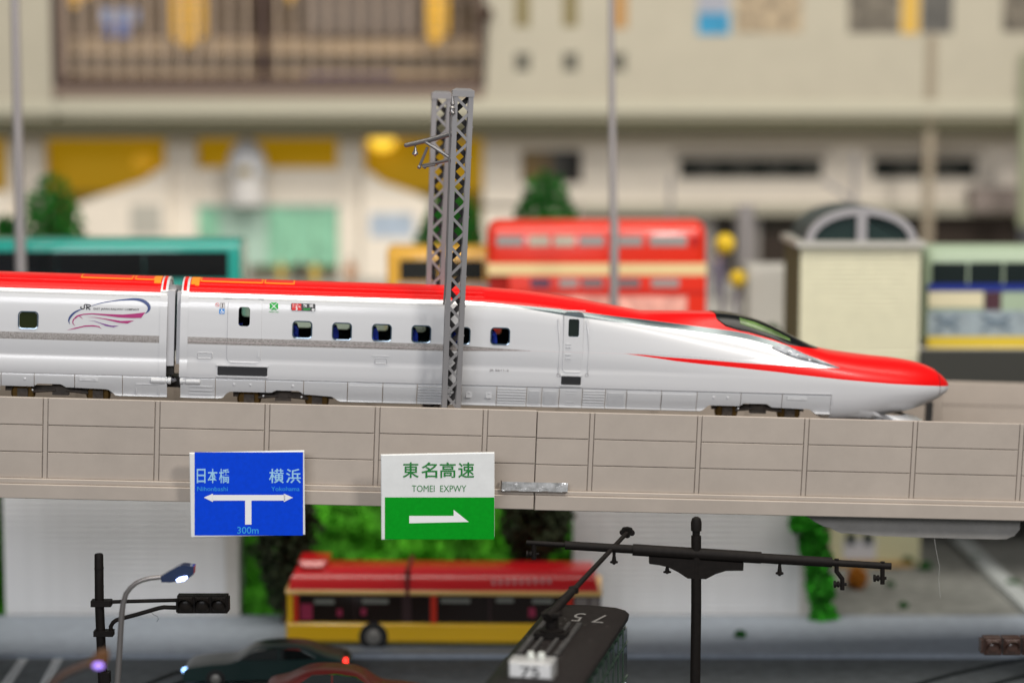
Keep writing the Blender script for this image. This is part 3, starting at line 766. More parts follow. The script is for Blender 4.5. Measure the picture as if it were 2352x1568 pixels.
# heights for the left car are the same profile (prismatic body)
paintM = train_paint("middle_car_paint", 0, {k: v for k, v in cur.items()})
win_l = [(64.9, 735)] + [(64.9 - 91.5 * k, 735 - 2.9 * k) for k in range(3, 9)]
cut = MB()
for x, y in win_l[1:]: cutter(cut, x, y, 40, 36, 8)
cutter(cut, 64.9, 735, 40, 36, 8, both=False)
rows = shell_rows([u_m0, u_m0 + 3, u_m0 + 6, u_m0 + 9, u_m0 + 12, UB], lambda u: PROF + ROOF[1:])
body_m = boolean_cut(MB().grid(rows), [paintM, dark_in], tm, "body", cut, solid=.05)
o = roof_part(tm, u_m0 + .3, T(368, 650)[0], red_p)
for i, (x, y) in enumerate(win_l): window(x, y, 45, 40, 9, tm, opaque=M("green_black_glass", (.016, .022, .004), .2, spec=.3) if i == 0 else None)

def end_trim(t, ua, ub, s_first):
    # white end frame and red/white banded roof end
    mm = MB().grid(shell_rows([ua, ub], lambda u: [(s_ - .006, w_) for s_, w_ in PROF])); part("end_frame", mm, white_p, t)
    mm = MB().grid(shell_rows([ua, ub], lambda u: [(s_ - .002, w_ + .008) for s_, w_ in ROOF])); part("roof_end", mm, white_p, t)
    a = min(ua, ub) + .035; b = max(ua, ub) - .05
    mm = MB(); roof_strip(mm, a, b, .2, .98, .012, n=8); roof_strip(mm, a, b, .98, 1.02, .012, n=1); part("red_band", mm, red_p, t, smooth=30)
end_trim(tm, T(368, 650)[0] + .004, UB + .002, True)
end_w = MB(); prof_full = [(VS + s_ + .03, W0 + w_ - .02) for s_, w_ in PROF + ROOF[1:]]
def end_wall(t, u, mat, th=.03):
    pts = [(VS + s_ + .01, W0 + w_ - .01) for s_, w_ in PROF + ROOF[1:]]; pts += [(2 * VC - a, b) for a, b in pts[::-1][1:]]
    n = len(pts); vs = [(u - th / 2, a, b) for a, b in pts] + [(u + th / 2, a, b) for a, b in pts]
    fs = [tuple(range(n - 1, -1, -1)), tuple(range(n, 2 * n))] + [(i, (i + 1) % n, n + (i + 1) % n, n + i) for i in range(n)]
    part("end_wall", MB().add(vs, fs), mat, t, smooth=None)
lg = M("gangway_grey", (.52, .52, .54), .45)
end_wall(tm, UB - .03, lg)
def gangway(t, ua, ub):
    ins = .42
    def ring(u, d): return [(u, VS + ins + d, W0 + .75), (u, VS + ins + d, W0 + 1.95 - d), (u, VS + ins + .12 + d, W0 + 2.12 - d), (u, 2 * VC - VS - ins - .12 - d, W0 + 2.12 - d), (u, 2 * VC - VS - ins - d, W0 + 1.95 - d), (u, 2 * VC - VS - ins - d, W0 + .75)]
    n = 7
    for k in range(n):
        a = ua + (ub - ua) * k / n; b = ua + (ub - ua) * (k + 1) / n; m_ = (a + b) / 2
        part("gangway_fold", MB().grid([ring(a + .001, .03), ring(m_, 0), ring(b - .001, .03)]), lg, t, smooth=20)
gangway(tm, UB - .02, T(399, 790)[0])
part("outer_hood", MB().add(*(lambda a, b: ([(a, VS + .10, W0 + .62), (b, VS + .14, W0 + .62), (b, VS + .14, W0 + 2.1), (a, VS + .10, W0 + 2.1), (a, VS + .5, W0 + .62), (b, VS + .5, W0 + .62), (b, VS + .5, W0 + 2.1), (a, VS + .5, W0 + 2.1)], [(0, 1, 2, 3), (1, 5, 6, 2), (3, 2, 6, 7), (0, 4, 5, 1)]))(UB, T(398.5, 790)[0])), lg, tm)
cou = M("coupler_dark", (.04, .035, .03), .5); 
part("coupler", MB().box(UB - .2, T(398, 860)[0], VS + .7, VS + 1.2, W0 + .12, W0 + .34).box(UB - .02, T(396, 850)[0], VS + .3, VS + .55, W0 + .42, W0 + .6), cou, tm)
part("jumper_plug", MB().lathe((T(345, 870)[0], VS + .05, W0 + SKT - .085), [(.05, 0), (.07, .02), (.07, .28), (.055, .3), (.055, .34), (.07, .34), (.07, .4)], 'x', 14), lowgrey, tm)
part("jumper_cable", MB().tube([(T(395, 870)[0] - .1, VS + .3, W0 + .36), (T(395, 870)[0], VS + .32, W0 + .30), (T(400, 870)[0], VS + .3, W0 + .33)], .04, 8), lg, tm)
end_wall(tm, u_m0, lg)
mo = MB(); roof_strip(mo, T(350, 640)[0], T(366, 640)[0], .42, .98, .012, n=6); part("roof_block", mo, orange_p, tm, smooth=20)
equipment(tm, [(T(178, 635)[0], T(299, 640)[0]), (T(304, 640)[0], T(351, 642)[0])], False)
def botM(u):
    xs_ = [(-700, 0), (-690, .13), (3, .15), (77, .15), (84, .21), (141, .21), (150, .15), (247, .13), (268, 0), (400, 0)]
    return interp([(T(x, 890)[0], h) for x, h in xs_], u)
bx = [-700, -560, -420, -300, -180, -90, 2, 78, 171, 281, 371]
ks = ['box', 'slats', 'box', 'hatch2', 'box', 'slats', 'bolts2', 'plain', 'step', 'frame']
bx[-1] = 384
for (a, b, k) in zip(bx, bx[1:], ks):
    skirt_panel(tm, T(a, 880)[0], T(b, 880)[0], botM if -100 < a < 275 or a < -600 else None, {'step': 'step', 'plain': 'plain'}.get(k, k))
bogie(tm, 135, 900, 250)
# winged emblem
s2 = 2.851; E_ = lambda x, y: ((x / s2) / 1.74150, (1050 + y / s2) / 1.74150)
navy = M("print_navy", (.02, .045, .17), .4); mag = M("print_magenta", (.36, .01, .14), .4); vio = M("print_violet", (.16, .02, .22), .4)
def strokeE(pts, ws): return stroke([E_(*p_) for p_ in pts], [w_ / s2 / 1.7415 for w_ in ws])
decal(tm, "emblem_arc", strokeE([(797, 702), (785, 660), (805, 615), (850, 570), (900, 543), (935, 532)], [3, 16, 26, 22, 14, 4]) + strokeE([(1040, 495), (1150, 462), (1300, 436), (1440, 422), (1540, 418), (1620, 432), (1680, 470), (1702, 510), (1690, 550), (1655, 582)], [5, 9, 11, 18, 26, 36, 40, 36, 22, 4]), navy)
decal(tm, "emblem_feather", [[E_(*q) for q in [(850, 625), (880, 600), (950, 583), (1050, 577), (1200, 585), (1400, 592), (1530, 582), (1658, 567), (1610, 630), (1500, 632), (1350, 624), (1200, 604), (1050, 590), (950, 596), (895, 612), (860, 640)]]] + strokeE([(858, 722), (832, 690), (838, 650), (870, 622)], [2, 10, 14, 8]), mag)
decal(tm, "emblem_feather", [[E_(*q) for q in [(980, 624), (1080, 621), (1220, 640), (1380, 665), (1532, 660), (1452, 694), (1350, 684), (1200, 648), (1080, 627)]]], mag)
decal(tm, "emblem_feather", [[E_(*q) for q in [(995, 660), (1080, 665), (1170, 693), (1270, 718), (1355, 720), (1295, 736), (1210, 722), (1140, 692), (1070, 668)]]], vio)
decal(tm, "emblem_feather", [[E_(*q) for q in [(760, 770), (850, 744), (970, 716), (1060, 712), (1130, 724), (1160, 755), (1120, 734), (1050, 727), (960, 732), (860, 755)]]] + strokeE([(890, 608), (920, 618), (944, 642)], [3, 9, 2]), mag)
decal(tm, "emblem_letters", strokeE([(925, 500), (922, 520), (945, 528), (962, 518), (964, 480), (1005, 480), (1028, 484), (1028, 500), (1005, 506), (990, 506), (1030, 536)], [13] * 11) + strokeE([(990, 484), (988, 536)], [12, 12]), black_p)
decal_text(tm, "lettering", "EAST JAPAN RAILWAY COMPANY", *(E_(1068, 0)[0], E_(1590, 0)[0], E_(0, 514)[1], E_(0, 545)[1]), black_p, .012, slope=.018)

# ================= lead car
u_c0 = T(413, 790)[0]
tl = thing("train_car", "white lead train car with long pointed red nose and black windscreen", "train car", (u_c0, VC, W0), D)
# -- nose surface tables (pixel measurements turned into lengths along the car)
def UX(x, y=800, s_=0.3): return T(x, y, s_)[0]
def cent(x, y): q = K(x, y, VC); return (q[0], q[1] - W0)
crown = [cent(*q) for q in ((900, 652.0), (1000, 655.6), (1113, 659.5), (1200, 667), (1260, 675), (1320, 684.5), (1380, 695.5), (1440, 707), (1500, 719), (1560, 731), (1620, 743), (1700, 758), (1760, 771), (1820, 785), (1873, 796.5), (1900, 803), (1950, 810.5), (2000, 816), (2050, 821), (2085, 826.5), (2115, 834), (2140, 844.5), (2158, 858), (2170, 870), (2177, 880), (2180, 888))]
bump_t = [cent(*q) for q in ((1470, 713.5), (1500, 714), (1560, 714.5), (1640, 716), (1680, 720), (1720, 729), (1760, 743), (1800, 762), (1840, 782), (1865, 794), (1880, 798))]
botn = [cent(*q) for q in ((1911, 958), (1960, 956), (2000, 951), (2040, 946), (2080, 939), (2110, 930), (2135, 920), (2152, 911), (2166, 902), (2176, 895), (2180, 889))]
widm = [cent(*q) for q in ((1911, 875), (2040, 884), (2120, 886), (2180, 888.5))]
uu = lambda x: cent(x, 850)[0]
Bw = [(uu(x), b) for x, b in ((1113, .985), (1500, .985), (1700, .98), (1800, .965), (1880, .945), (1950, .91), (2000, .86), (2050, .79), (2090, .705), (2120, .60), (2145, .475), (2160, .36), (2171, .235), (2177, .13), (2180, .02))]
U_TIP = uu(2180); U_113 = K(1113, 700, VS + .1)[0]; U_911 = T(1911, 910)[0]
N_ = 56
def resample(P_, n=N_):
    L = [0]
    for a, b in zip(P_, P_[1:]): L.append(L[-1] + math.hypot(b[0] - a[0], b[1] - a[1]))
    out = []; j = 0
    for k in range(n):
        d = L[-1] * k / (n - 1)
        while j < len(L) - 2 and L[j + 1] < d: j += 1
        f = (d - L[j]) / max(1e-9, L[j + 1] - L[j]); out.append((P_[j][0] + (P_[j + 1][0] - P_[j][0]) * f, P_[j][1] + (P_[j + 1][1] - P_[j][1]) * f))
    return out
SMOOTHR = [(.165, ED), (.21, ED + .055), (.30, ED + .10), (.42, ED + .14), (.60, CW - .04), (.78, CW - .010), (.98, CW)]
def sstep(a, b, x): x = min(1, max(0, (x - a) / (b - a))); return x * x * (3 - 2 * x)
def section(u, wlow=None, full=False):
    top = sinterp(crown, u); B = sinterp(Bw, u)
    k = sstep(uu(1130), uu(1860), u)
    base0 = PROF + SMOOTHR[1:]
    f = (top - CR) / (CW - CR)
    P0 = [(s_, w_ if w_ < CR else CR + (w_ - CR) * f) for s_, w_ in base0]
    P0 = resample(P0)
    wm = interp(widm, u) if u > widm[0][0] else widm[0][1]; wbm = sinterp(botn, u) if u > botn[0][0] else botn[0][1]
    q = sstep(uu(1850), uu(2120), u)
    nt1, nt2 = 3.4 + (2.15 - 3.4) * q, 2.3 + (2.0 - 2.3) * q
    nb1, nb2 = 5.5 + (2.1 - 5.5) * q, 3.2 + (2.0 - 3.2) * q
    S = []
    lo = SKT if wlow is None else wlow
    for i in range(181):
        a = math.radians(-90 + i); c_, s_ = math.cos(a), math.sin(a)
        if s_ >= 0: w_ = wm + (top - wm) * s_**(2 / nt2); off = B * max(c_, 0)**(2 / nt1)
        else: w_ = wm - (wm - wbm) * (-s_)**(2 / nb2); off = B * max(c_, 0)**(2 / nb1)
        S.append((.98 - off, w_))
    if u < U_911: S = [p_ for p_ in S if p_[1] > lo]; S = [(S[0][0], lo)] + S
    if u < U_911 - 1e-6 or S[0][1] >= lo:
        S = resample(S); P_ = [(a[0] + (b[0] - a[0]) * k, a[1] + (b[1] - a[1]) * k) for a, b in zip(P0, S)] if k < 1 else S
        lowp = [P_[0]] * 14
    else:
        i0 = next(i for i, p_ in enumerate(S) if p_[1] > lo); a, b = S[i0 - 1], S[i0]; m_ = (a[0] + (b[0] - a[0]) * (lo - a[1]) / (b[1] - a[1]), lo)
        lowp = resample(S[:i0] + [m_], 15)[:-1]; P_ = resample([m_] + S[i0:])
    if full: return lowp, P_
    bt = sinterp(bump_t, u) - top if bump_t[0][0] < u < bump_t[-1][0] else 0
    if bt > 0:
        P_ = [(s_, w_ + bt * (1 - sstep(.30, .80, .98 - s_)) * (1 if w_ > wm else 0)) for s_, w_ in P_]
    P_[-1] = (.98, P_[-1][1])
    return P_
def full_section(u): a, _ = section(u, full=True); return a + section(u)
SEC = {}
def surf_at(u, w_):    # inward offset of the nose surface at (u, w)
    key = round(u * 100)
    if key not in SEC: SEC[key] = section(key / 100)
    P_ = SEC[key]
    for a, b in zip(P_, P_[1:]):
        if (a[1] <= w_ <= b[1]) and b[1] > a[1]:
            return a[0] + (b[0] - a[0]) * (w_ - a[1]) / (b[1] - a[1])
    return P_[-1][0] if w_ > P_[-1][1] else P_[0][0]
def onnose(x, y):
    def inside(s_):
        u, w_ = K(x, y, VS + s_); w_ -= W0
        if u > U_TIP - .01: return False
        if u < U_113: return sfun(w_) <= s_
        S = surf_at(u, w_); return S <= s_ and w_ <= sinterp(crown, u) + .4
    a, b = -.02, .98
    for k in range(51):
        if inside(k * .02): b = k * .02; a = b - .02; break
    for _ in range(8):
        m_ = (a + b) / 2
        if inside(m_): b = m_
        else: a = m_
    u, w_ = K(x, y, VS + b); return u - u_c0, w_ - W0
cn = lambda L_: [onnose(*q) for q in L_]
R1 = cn([(1148, 697), (1283, 709.5), (1417, 727), (1551, 743), (1686, 760.5), (1720, 767), (1775, 782.5), (1809, 794), (1849, 813), (1887, 827.7), (1932, 845.7)])
u113 = U_113 - u_c0
R1 = [(0, ED + .012), (u113 - .4, ED + .012), (u113, ED - .004)] + R1
tipu = R1[-1][0]
R2 = cn([(1434, 812), (1479.5, 815), (1523.5, 819.8), (1611, 825.8), (1699, 833), (1809, 840.2), (1880, 843.8), (1932, 846.2)])
R3 = cn([(1434, 812), (1479.5, 818.5), (1523.5, 825), (1551, 829.3), (1611, 836.3), (1686, 843.8), (1780, 854), (1828, 860), (1935, 872), (2042, 881.2), (2100, 884.5), (2146, 886.3), (2176, 886.3)])
S1 = cn([(1148, 708), (1283, 722), (1350, 731), (1435, 743), (1523.5, 753.8), (1589, 766), (1655, 779), (1710, 794.5), (1771.8, 812), (1809, 824), (1840, 831), (1880, 838), (1932, 846)])
S1 = [(0, H(700.5, .09)), (u113, H(701, .09))] + S1[0:]
S2 = cn([(1434, 811.5), (1479.5, 811.7), (1567, 816.5), (1640, 821), (1699, 825.3), (1780, 827), (1831, 828.6), (1880, 838), (1932, 846)])
far_u = U_TIP - u_c0 + .3
low = lambda c: [(0, c[0][1])] + c
g0, g1, g2 = (cn([(x, 750)])[0][0] for x in (1130, 1290, 1840))
G1 = [(u, w_ - .108 * (0 if u < g0 else min(1, (u - g0) / (g1 - g0))) * (1 if u < g2 else max(0, 1 - (u - g2) / (R1[-1][0] - g2)))) for u, w_ in R1]
curves = {'G1': G1 + [(far_u, 3.5)], 'R1': R1 + [(tipu + .02, -.5), (far_u, -.5)][0:0] + [(far_u, R1[-1][1])], 'R2': low(R2) + [(tipu + .01, 3.5), (far_u, 3.5)], 'R3': low(R3) + [(far_u, R3[-1][1])],
          'S1': S1 + [(far_u, 3.5)], 'S2': low(S2) + [(far_u, 0)],
          'T0': [(0, H(803)), (cn([(1015, 807)])[0][0], H(803)), (cn([(1225, 802)])[0][0], H(797)), (far_u, 0)],
          'T1': [(0, H(787)), (cn([(1015, 790)])[0][0], H(787)), (cn([(1225, 800)])[0][0], H(797) + .002), (cn([(1235, 800)])[0][0], -.2), (far_u, -.2)]}
# ahead of the white tip everything above the lower line is red
paintL = train_paint("lead_car_paint", u_c0, curves)
wins = [(694.4, 757), (785.5, 760.9), (877, 764), (967.7, 767), (1058, 770.6), (1149, 772)]
cut = MB()
for x, y in wins: cutter(cut, x, y, 41, 37, 8)
cut_d1 = MB(); cutter(cut_d1, 561, 727, 26, 44, 7); cut_d2 = MB(); cutter(cut_d2, 1318, 753, 25, 41, 4, both=False)
cutter(cut, 561, 727, 26, 44, 7); cutter(cut, 1318, 753, 25, 41, 4, both=False)
U_240 = T(1238, 770)[0]
rows = shell_rows([u_c0 + .0, u_c0 + 1.5, u_c0 + 3, u_c0 + 4.5, U_113 - .3, U_113] + [U_113 + (U_240 - U_113) * i / 12 for i in range(1, 13)], lambda u: section(u) if u > U_113 + 1e-6 else resample(PROF + SMOOTHR[1:]))
cutb = MB()
for x, y in wins: cutter(cutb, x, y, 41, 37, 8)
cutter(cutb, 561, 727, 26, 44, 7)
body = boolean_cut(MB().grid(rows), [paintL, dark_in], tl, "body", cutb, solid=.045, smooth=28)
ust = [U_240 + (U_911 - .004 - U_240) * i / 100 for i in range(101)] + [U_911 + (U_TIP - .001 - U_911) * (1 - (1 - i / 60)**1.8) for i in range(61)]
rows = shell_rows(ust, full_section)
mm = MB().grid(rows); useam_n = UX(2150, 885, .5)
np_ = part("nose", mm, paintL, tl, smooth=60)
bm_ = bmesh.new(); bm_.from_mesh(np_.o.data); bmesh.ops.remove_doubles(bm_, verts=bm_.verts, dist=.0008); bm_.to_mesh(np_.o.data); bm_.free(); np_.o.data.shade_smooth(); np_.o.data.set_sharp_from_angle(angle=math.radians(60))
# seam of the nose cover: thin dark ring
us_ = cent(2145, 880)[0]; ring_ = MB()
rA = shell_rows([us_ - .006, us_ + .006], lambda u: [((s_ - .004), w_ + (.004 if w_ > .5 else -.004)) for s_, w_ in section(u)]); ring_.grid(rA)
part("nose_seam", ring_, M("seam_dark", (.10, .02, .02), .6), tl)
roof_part(tl, T(434, 660)[0], U_113, red_p)
end_trim(tl, u_c0 - .002, T(434, 660)[0] - .004, False)
end_wall(tl, u_c0 + .03, lg)
gangway(tl, T(400.5, 790)[0], u_c0 + .02)
part("outer_hood", MB().box(T(404, 790)[0], u_c0 + .01, VS + .13, VS + .5, W0 + .66, W0 + 2.08), lg, tl)
mo = MB(); roof_strip(mo, T(436, 650)[0], T(446, 650)[0], .42, .98, .012, n=6); roof_strip(mo, T(446, 650)[0], T(455, 650)[0], .36, .98, .012, n=6); part("roof_block", mo, orange_p, tl, smooth=20)
equipment(tl, [(T(457, 645)[0], T(602, 650)[0]), (T(606, 650)[0], T(676, 652)[0])], True)
mm = MB()
for sa in (.34, .40): roof_strip(mm, T(700, 650)[0], T(1100, 665)[0], sa, sa + .012, .006, n=1)
part("roof_rib", mm, red_p, tl, smooth=None)
d1 = door_plate(521.8, 601, 687.5, 833, .1, paintL, tl, cut_d1)
d2 = door_plate(1293.5, 1339.6, 716.5, 855, .08, paintL, tl, cut_d2, lift=.014)
class P2: pass
def as_part(o, t): q = Part(o, t); return q
D1, D2 = as_part(d1, tl), as_part(d2, tl)
for x, y in wins: window(x, y, 45, 40, 9, tl)
window(561, 727, 30, 48, 9, tl, "door_window", owner=D1); window(1318, 753, 28, 44, 5, tl, "door_window", owner=D2, opaque=M("cab_glass", (.015, .022, .018), .08, coat=.6))
q = onside(594, 812, .02); part("door_handle", MB().prism(rrect(q[0] - .02, q[0] + .02, q[2] - .07, q[2] + .07, .018, 3), q[1] - .006, q[1] + .02), lowgrey, D1)
for yy in (790, 797, 814, 823):
    a = onside(1298, yy, .016); b = onside(1311, yy, .016); part("step_bar", MB().box(a[0], b[0], a[1] - .012, a[1] + .01, a[2] - .006, a[2] + .006), lowgrey, D2)
for (x0, x1, y0, y1) in ((499.6, 614, 841, 861), (1289, 1334, 864, 883)):
    a = onside(x0, (y0 + y1) / 2, 0); b = onside(x1, (y0 + y1) / 2, 0); h = (y1 - y0) / 2 / 116.4; sl = 0
    part("step_recess", MB().prism(rrect(a[0], b[0], a[2] - h, a[2] + h, .02, 3), a[1] - .008, a[1] + .04), black_p, tl)
    part("step_ledge", MB().box(a[0] - .02, b[0] + .02, a[1] - .03, a[1] + .03, a[2] + h + .012, a[2] + h + .035), white_p, tl)
    part("step_ledge", MB().box(a[0] - .02, b[0] + .02, a[1] - .018, a[1] + .03, a[2] - h - .03, a[2] - h - .014), white_p, tl)
for (x0, x1, y) in ((515, 606, 684), (1293, 1345, 712)):
    a = onside(x0, y, .0); b = onside(x1, y + .03 * (x1 - x0), .0); part("door_rail", MB().box(a[0], b[0], a[1] - .02, a[1] + .02, a[2] - .012, a[2] + .006), white_p, tl)
for x in (1283, 1350):
    a = onside(x, 735, .0); b = onside(x, 858, .0); part("handrail", MB().tube([(a[0], a[1] + .01, a[2] + .03), (a[0], a[1] - .014, a[2]), (b[0], (a[1] + b[1]) / 2 - .018, (a[2] + b[2]) / 2), (b[0], b[1] - .014, b[2]), (b[0], b[1] + .01, b[2] - .02)], .011, 8), white_p, tl)
for (x0, x1, y0, y1) in ((453.5, 488, 808, 824), (861, 889, 822, 836)):
    a = onside(x0, y0, 0); b = onside(x1, y1, 0); mm = MB()
    L1 = rrect(a[0], b[0], b[2], a[2], .02, 3); L2 = rrect(a[0] + .014, b[0] - .014, b[2] + .014, a[2] - .014, .012, 3); n = len(L1)
    vv = min(a[1], b[1]); mm.v = [Vector((p_[0], vv + .004, p_[1])) for p_ in L1] + [Vector((p_[0] * .5 + q_[0] * .5, vv - .012, p_[1] * .5 + q_[1] * .5)) for p_, q_ in zip(L1, L2)] + [Vector((p_[0], vv + .002, p_[1])) for p_ in L2]
    for k in range(2):
        for i in range(n): j = (i + 1) % n; mm.face([k * n + i, k * n + j, (k + 1) * n + j, (k + 1) * n + i])
    part("hatch_rim", mm, white_p, tl)
a = onside(855, 817, 0); b = onside(892, 839, 0)
part("hatch_lip", MB().box(a[0], b[0], a[1] - .012, a[1] + .01, a[2] - .004, a[2] + .008).box(a[0], b[0], b[1] - .008, b[1] + .01, b[2] - .004, b[2] + .004), white_p, tl)
# seats, bulkheads inside
for (x, y) in wins:
    u, w_ = T(x, y, .3)
    part("seat", MB().prism([(u - .17, w_ - .5), (u - .05, w_ - .5), (u - .07, w_ - .02), (u - .11, w_ + .1), (u - .16, w_ + .1), (u - .2, w_ - .1)], VS + .14, VS + .62).box(u - .17, u + .2, VS + .14, VS + .62, w_ - .5, w_ - .3), blueseat, tl)
u, w_ = T(553, 740, .3); part("seat", MB().box(u - .08, u + .03, VS + .14, VS + .5, w_ - .4, w_ - .02), blueseat, tl)
part("floor", MB().box(u_c0 + .1, U_911 - 1.2, VS + .1, 2 * VC - VS - .1, W0 + SKT + .03, W0 + SKT + .08), dark_in, tl)
# skirt
def botL(u):
    xs_ = [(494, 0), (508, 0), (524, .15), (622, .15), (634, .20), (687, .20), (695, .135), (762, .10), (781, 0), (1612, 0), (1630, .13), (1701, .13), (1710, .19), (1766, .19), (1772, .12), (1865, .10), (1876, 0), (1911, 0)]
    return interp([(T(x, 915)[0], h) for x, h in xs_], u)
bx = [413, 494, 609, 697, 798, 879, 958, 1060, 1141, 1210, 1245, 1285, 1338, 1391, 1440, 1520, 1602, 1703, 1798, 1911]
ks = ['bars3', 'bolts', 'bolts2', 'plain', 'box', 'box', 'slats', 'hatch2', 'slats', 'louvre', 'louvre', 'marks', 'slats', 'louvre', 'box', 'box', 'bolts', 'plain', 'step']
for a, b, k in zip(bx, bx[1:], ks):
    bf = botL if (480 < a < 790 or a >= 1600) else None
    skirt_panel(tl, T(a, 900)[0], T(b, 900)[0] - (.004 if b == 1911 else 0), bf, k)
part("skirt_lip", MB().box(u_c0 + .08, U_911 - .004, VS - .006, VS + .05, W0 + SKT - .006, W0 + SKT + .004), M("groove_shadow", (.25, .25, .26), .5), tl)
bogie(tl, 650, 915, 230); bogie(tl, 1750, 940, 220)
part("jumper_plug", MB().lathe((T(425, 872)[0] - .1, VS + .05, W0 + SKT - .085), [(.07, 0), (.07, .06), (.055, .06), (.055, .1), (.07, .12), (.07, .38), (.05, .4)], 'x', 14), lowgrey, tl)
part("coupler", MB().box(u_c0 - .12, u_c0 + .3, VS + .7, VS + 1.2, W0 + .12, W0 + .34), cou, tl)
# windscreen
def patch(name, ufrom, uto, lowt, mats, lift, hight=None, both=True, n=60, m=22, owner=None):
    mm = MB(); U_ = [ufrom + (uto - ufrom) * i / n for i in range(n + 1)]
    def row(u):
        S = section(u); wl = interp(lowt, u); wh = interp(hight, u) if hight else 99
        S2_ = []
        for a, b in zip(S, S[1:]):
            if a[1] < wl <= b[1]: f = (wl - a[1]) / (b[1] - a[1]); S2_.append((a[0] + (b[0] - a[0]) * f, wl))
            if wl <= b[1] <= wh: S2_.append(b)
            if a[1] < wh < b[1]: f = (wh - a[1]) / (b[1] - a[1]); S2_.append((a[0] + (b[0] - a[0]) * f, wh))
        if len(S2_) < 2: S2_ = [S[-1], S[-1]]
        S2_ = resample(S2_, m); out = []
        for i, (s_, w_) in enumerate(S2_):
            a, b = S2_[max(0, i - 1)], S2_[min(m - 1, i + 1)]; dx, dw = b[0] - a[0], b[1] - a[1]; d = math.hypot(dx, dw) or 1
            l = lift if 0 < i else lift * .6
            out.append((u, VS + s_ - dw / d * l, W0 + w_ + dx / d * l))
        if both: out += [(p_[0], 2 * VC - p_[1], p_[2]) for p_ in out[::-1]]
        return out
    mm.grid([row(u) for u in U_]); return part(name, mm, mats, owner or tl, smooth=50)
def nz(L_): return [(u + u_c0, w_) for u, w_ in cn(L_)]
ws_low = nz([(1634, 718), (1647, 734), (1667, 749.5), (1699, 759.5), (1720, 763), (1774, 778.5), (1809, 791.5), (1833, 795.5)]) + [cent(1874, 797)]
black_g = M("windscreen_black", (.004, .005, .005), .24, spec=.3)
u_ws0, u_ws1 = cent(1636, 716)[0], cent(1873, 796)[0]
patch("windscreen", u_ws0, u_ws1, ws_low, black_g, .012, m=30)
sg_low = nz([(1700, 745), (1735, 757), (1775, 770), (1815, 784)]); sg_hi = nz([(1690, 728), (1735, 741), (1775, 758), (1817, 780)])
gg = M("cab_green_glass", (.07, .13, .03), .25, coat=.1, var=.6, scale=3)
patch("side_pane", sg_low[0][0], sg_low[-1][0], sg_low, gg, .017, hight=sg_hi, both=False, n=24, m=8)
patch("side_pane", sg_low[0][0], sg_low[-1][0], sg_low, gg, .017, hight=sg_hi, both=False, n=24, m=8).o.scale = (1, -1, 1)
# headlight
hl_hi = nz([(1771.8, 796), (1796, 795.5), (1813.5, 799.5), (1842, 811.5), (1864, 821), (1897, 834), (1929, 845)])
hl_lo = nz([(1771.8, 799), (1777, 803), (1809, 816), (1853, 832), (1875, 837), (1929, 846)])
chrome = M("headlight_chrome", (.13, .14, .16), .22, metal=.35, bump=.4, bscale=6, var=.8, scale=5)
hp = patch("headlight", hl_hi[0][0], hl_hi[-1][0], hl_lo, chrome, .010, hight=hl_hi, both=False, n=30, m=8)
for k, (x, y, r) in enumerate(((1815, 808, .05), (1832, 816, .045), (1860, 827, .04))):
    u, w_ = [z for z in nz([(x, y)])][0]; s_ = surf_at(u, w_)
    part("lamp_lens", MB().ball((u, VS + s_ + .01, W0 + w_), r, squash=.7), M("lens_clear", (.8, .82, .85), .05, metal=.6), hp)
# snow plough and lower fairing
U0, U1 = U_911, cent(2112, 948)[0]
rows = []; npl = 40
for i in range(npl + 1):
    f = i / npl; a = f * math.pi / 2      # plan: from the side round to the centre line
    B_ = .985; ex = 3.2
    u = U0 + (U1 - U0) * math.sin(a)**(2 / ex) if i else U0
    s_ = .98 - B_ * max(math.cos(a), 0)**(2 / ex)
    x_ = (u - U0) / (U1 - U0)
    whi = interp([(0, .40), (.2, .30), (.35, .17), (.5, .05), (.62, -.04), (1, -.09)], x_)
    wlo = interp([(0, -.02), (.42, -.09), (.5, -.14), (1, -.16)], x_)
    wlo = min(wlo, whi - .05)
    e_ = .012
    bl_ = sstep(0, .4, x_)
    rows.append([(u - .35 * x_, s_ + .14 + e_, whi + .05), (u - .12 * x_, s_ + .05 + e_, whi - (whi - wlo) * .4), (u - .02, s_ + .01 + e_ * .5, whi - (whi - wlo) * .85), (u, s_, wlo + .02), (u, s_ + .0, wlo), (u - .08, s_ + .05, wlo - .01)])
def bodys(u, w_):
    S = full_section(u)
    for a, b in zip(S, S[1:]):
        if a[1] <= w_ <= b[1] and b[1] > a[1]: return a[0] + (b[0] - a[0]) * (w_ - a[1]) / (b[1] - a[1])
    return S[0][0]
for i, r in enumerate(rows):
    k_ = sstep(.0, .45, i / npl * 1.0); U_ = r[3][0]
    rows[i] = [(p_[0], p_[1] * k_ + (bodys(max(U_911, U_), p_[2]) + .004) * (1 - k_), p_[2]) for p_ in r]
rows = [[(p_[0], VS + p_[1], W0 + p_[2]) for p_ in r] for r in rows]
mm = MB().grid(rows); mm.grid([[(p_[0], 2 * VC - p_[1], p_[2]) for p_ in r] for r in rows[::-1]])
part("plough", mm, white_p, tl, smooth=60)
mm = MB()
for k in range(5):
    u = T(1985 + k * 18, 955)[0]; mm.box(u, u + .06, VS + .3, VS + 1.5, W0 - .36, W0 - .2)
part("plough_teeth", mm, lowgrey, tl)
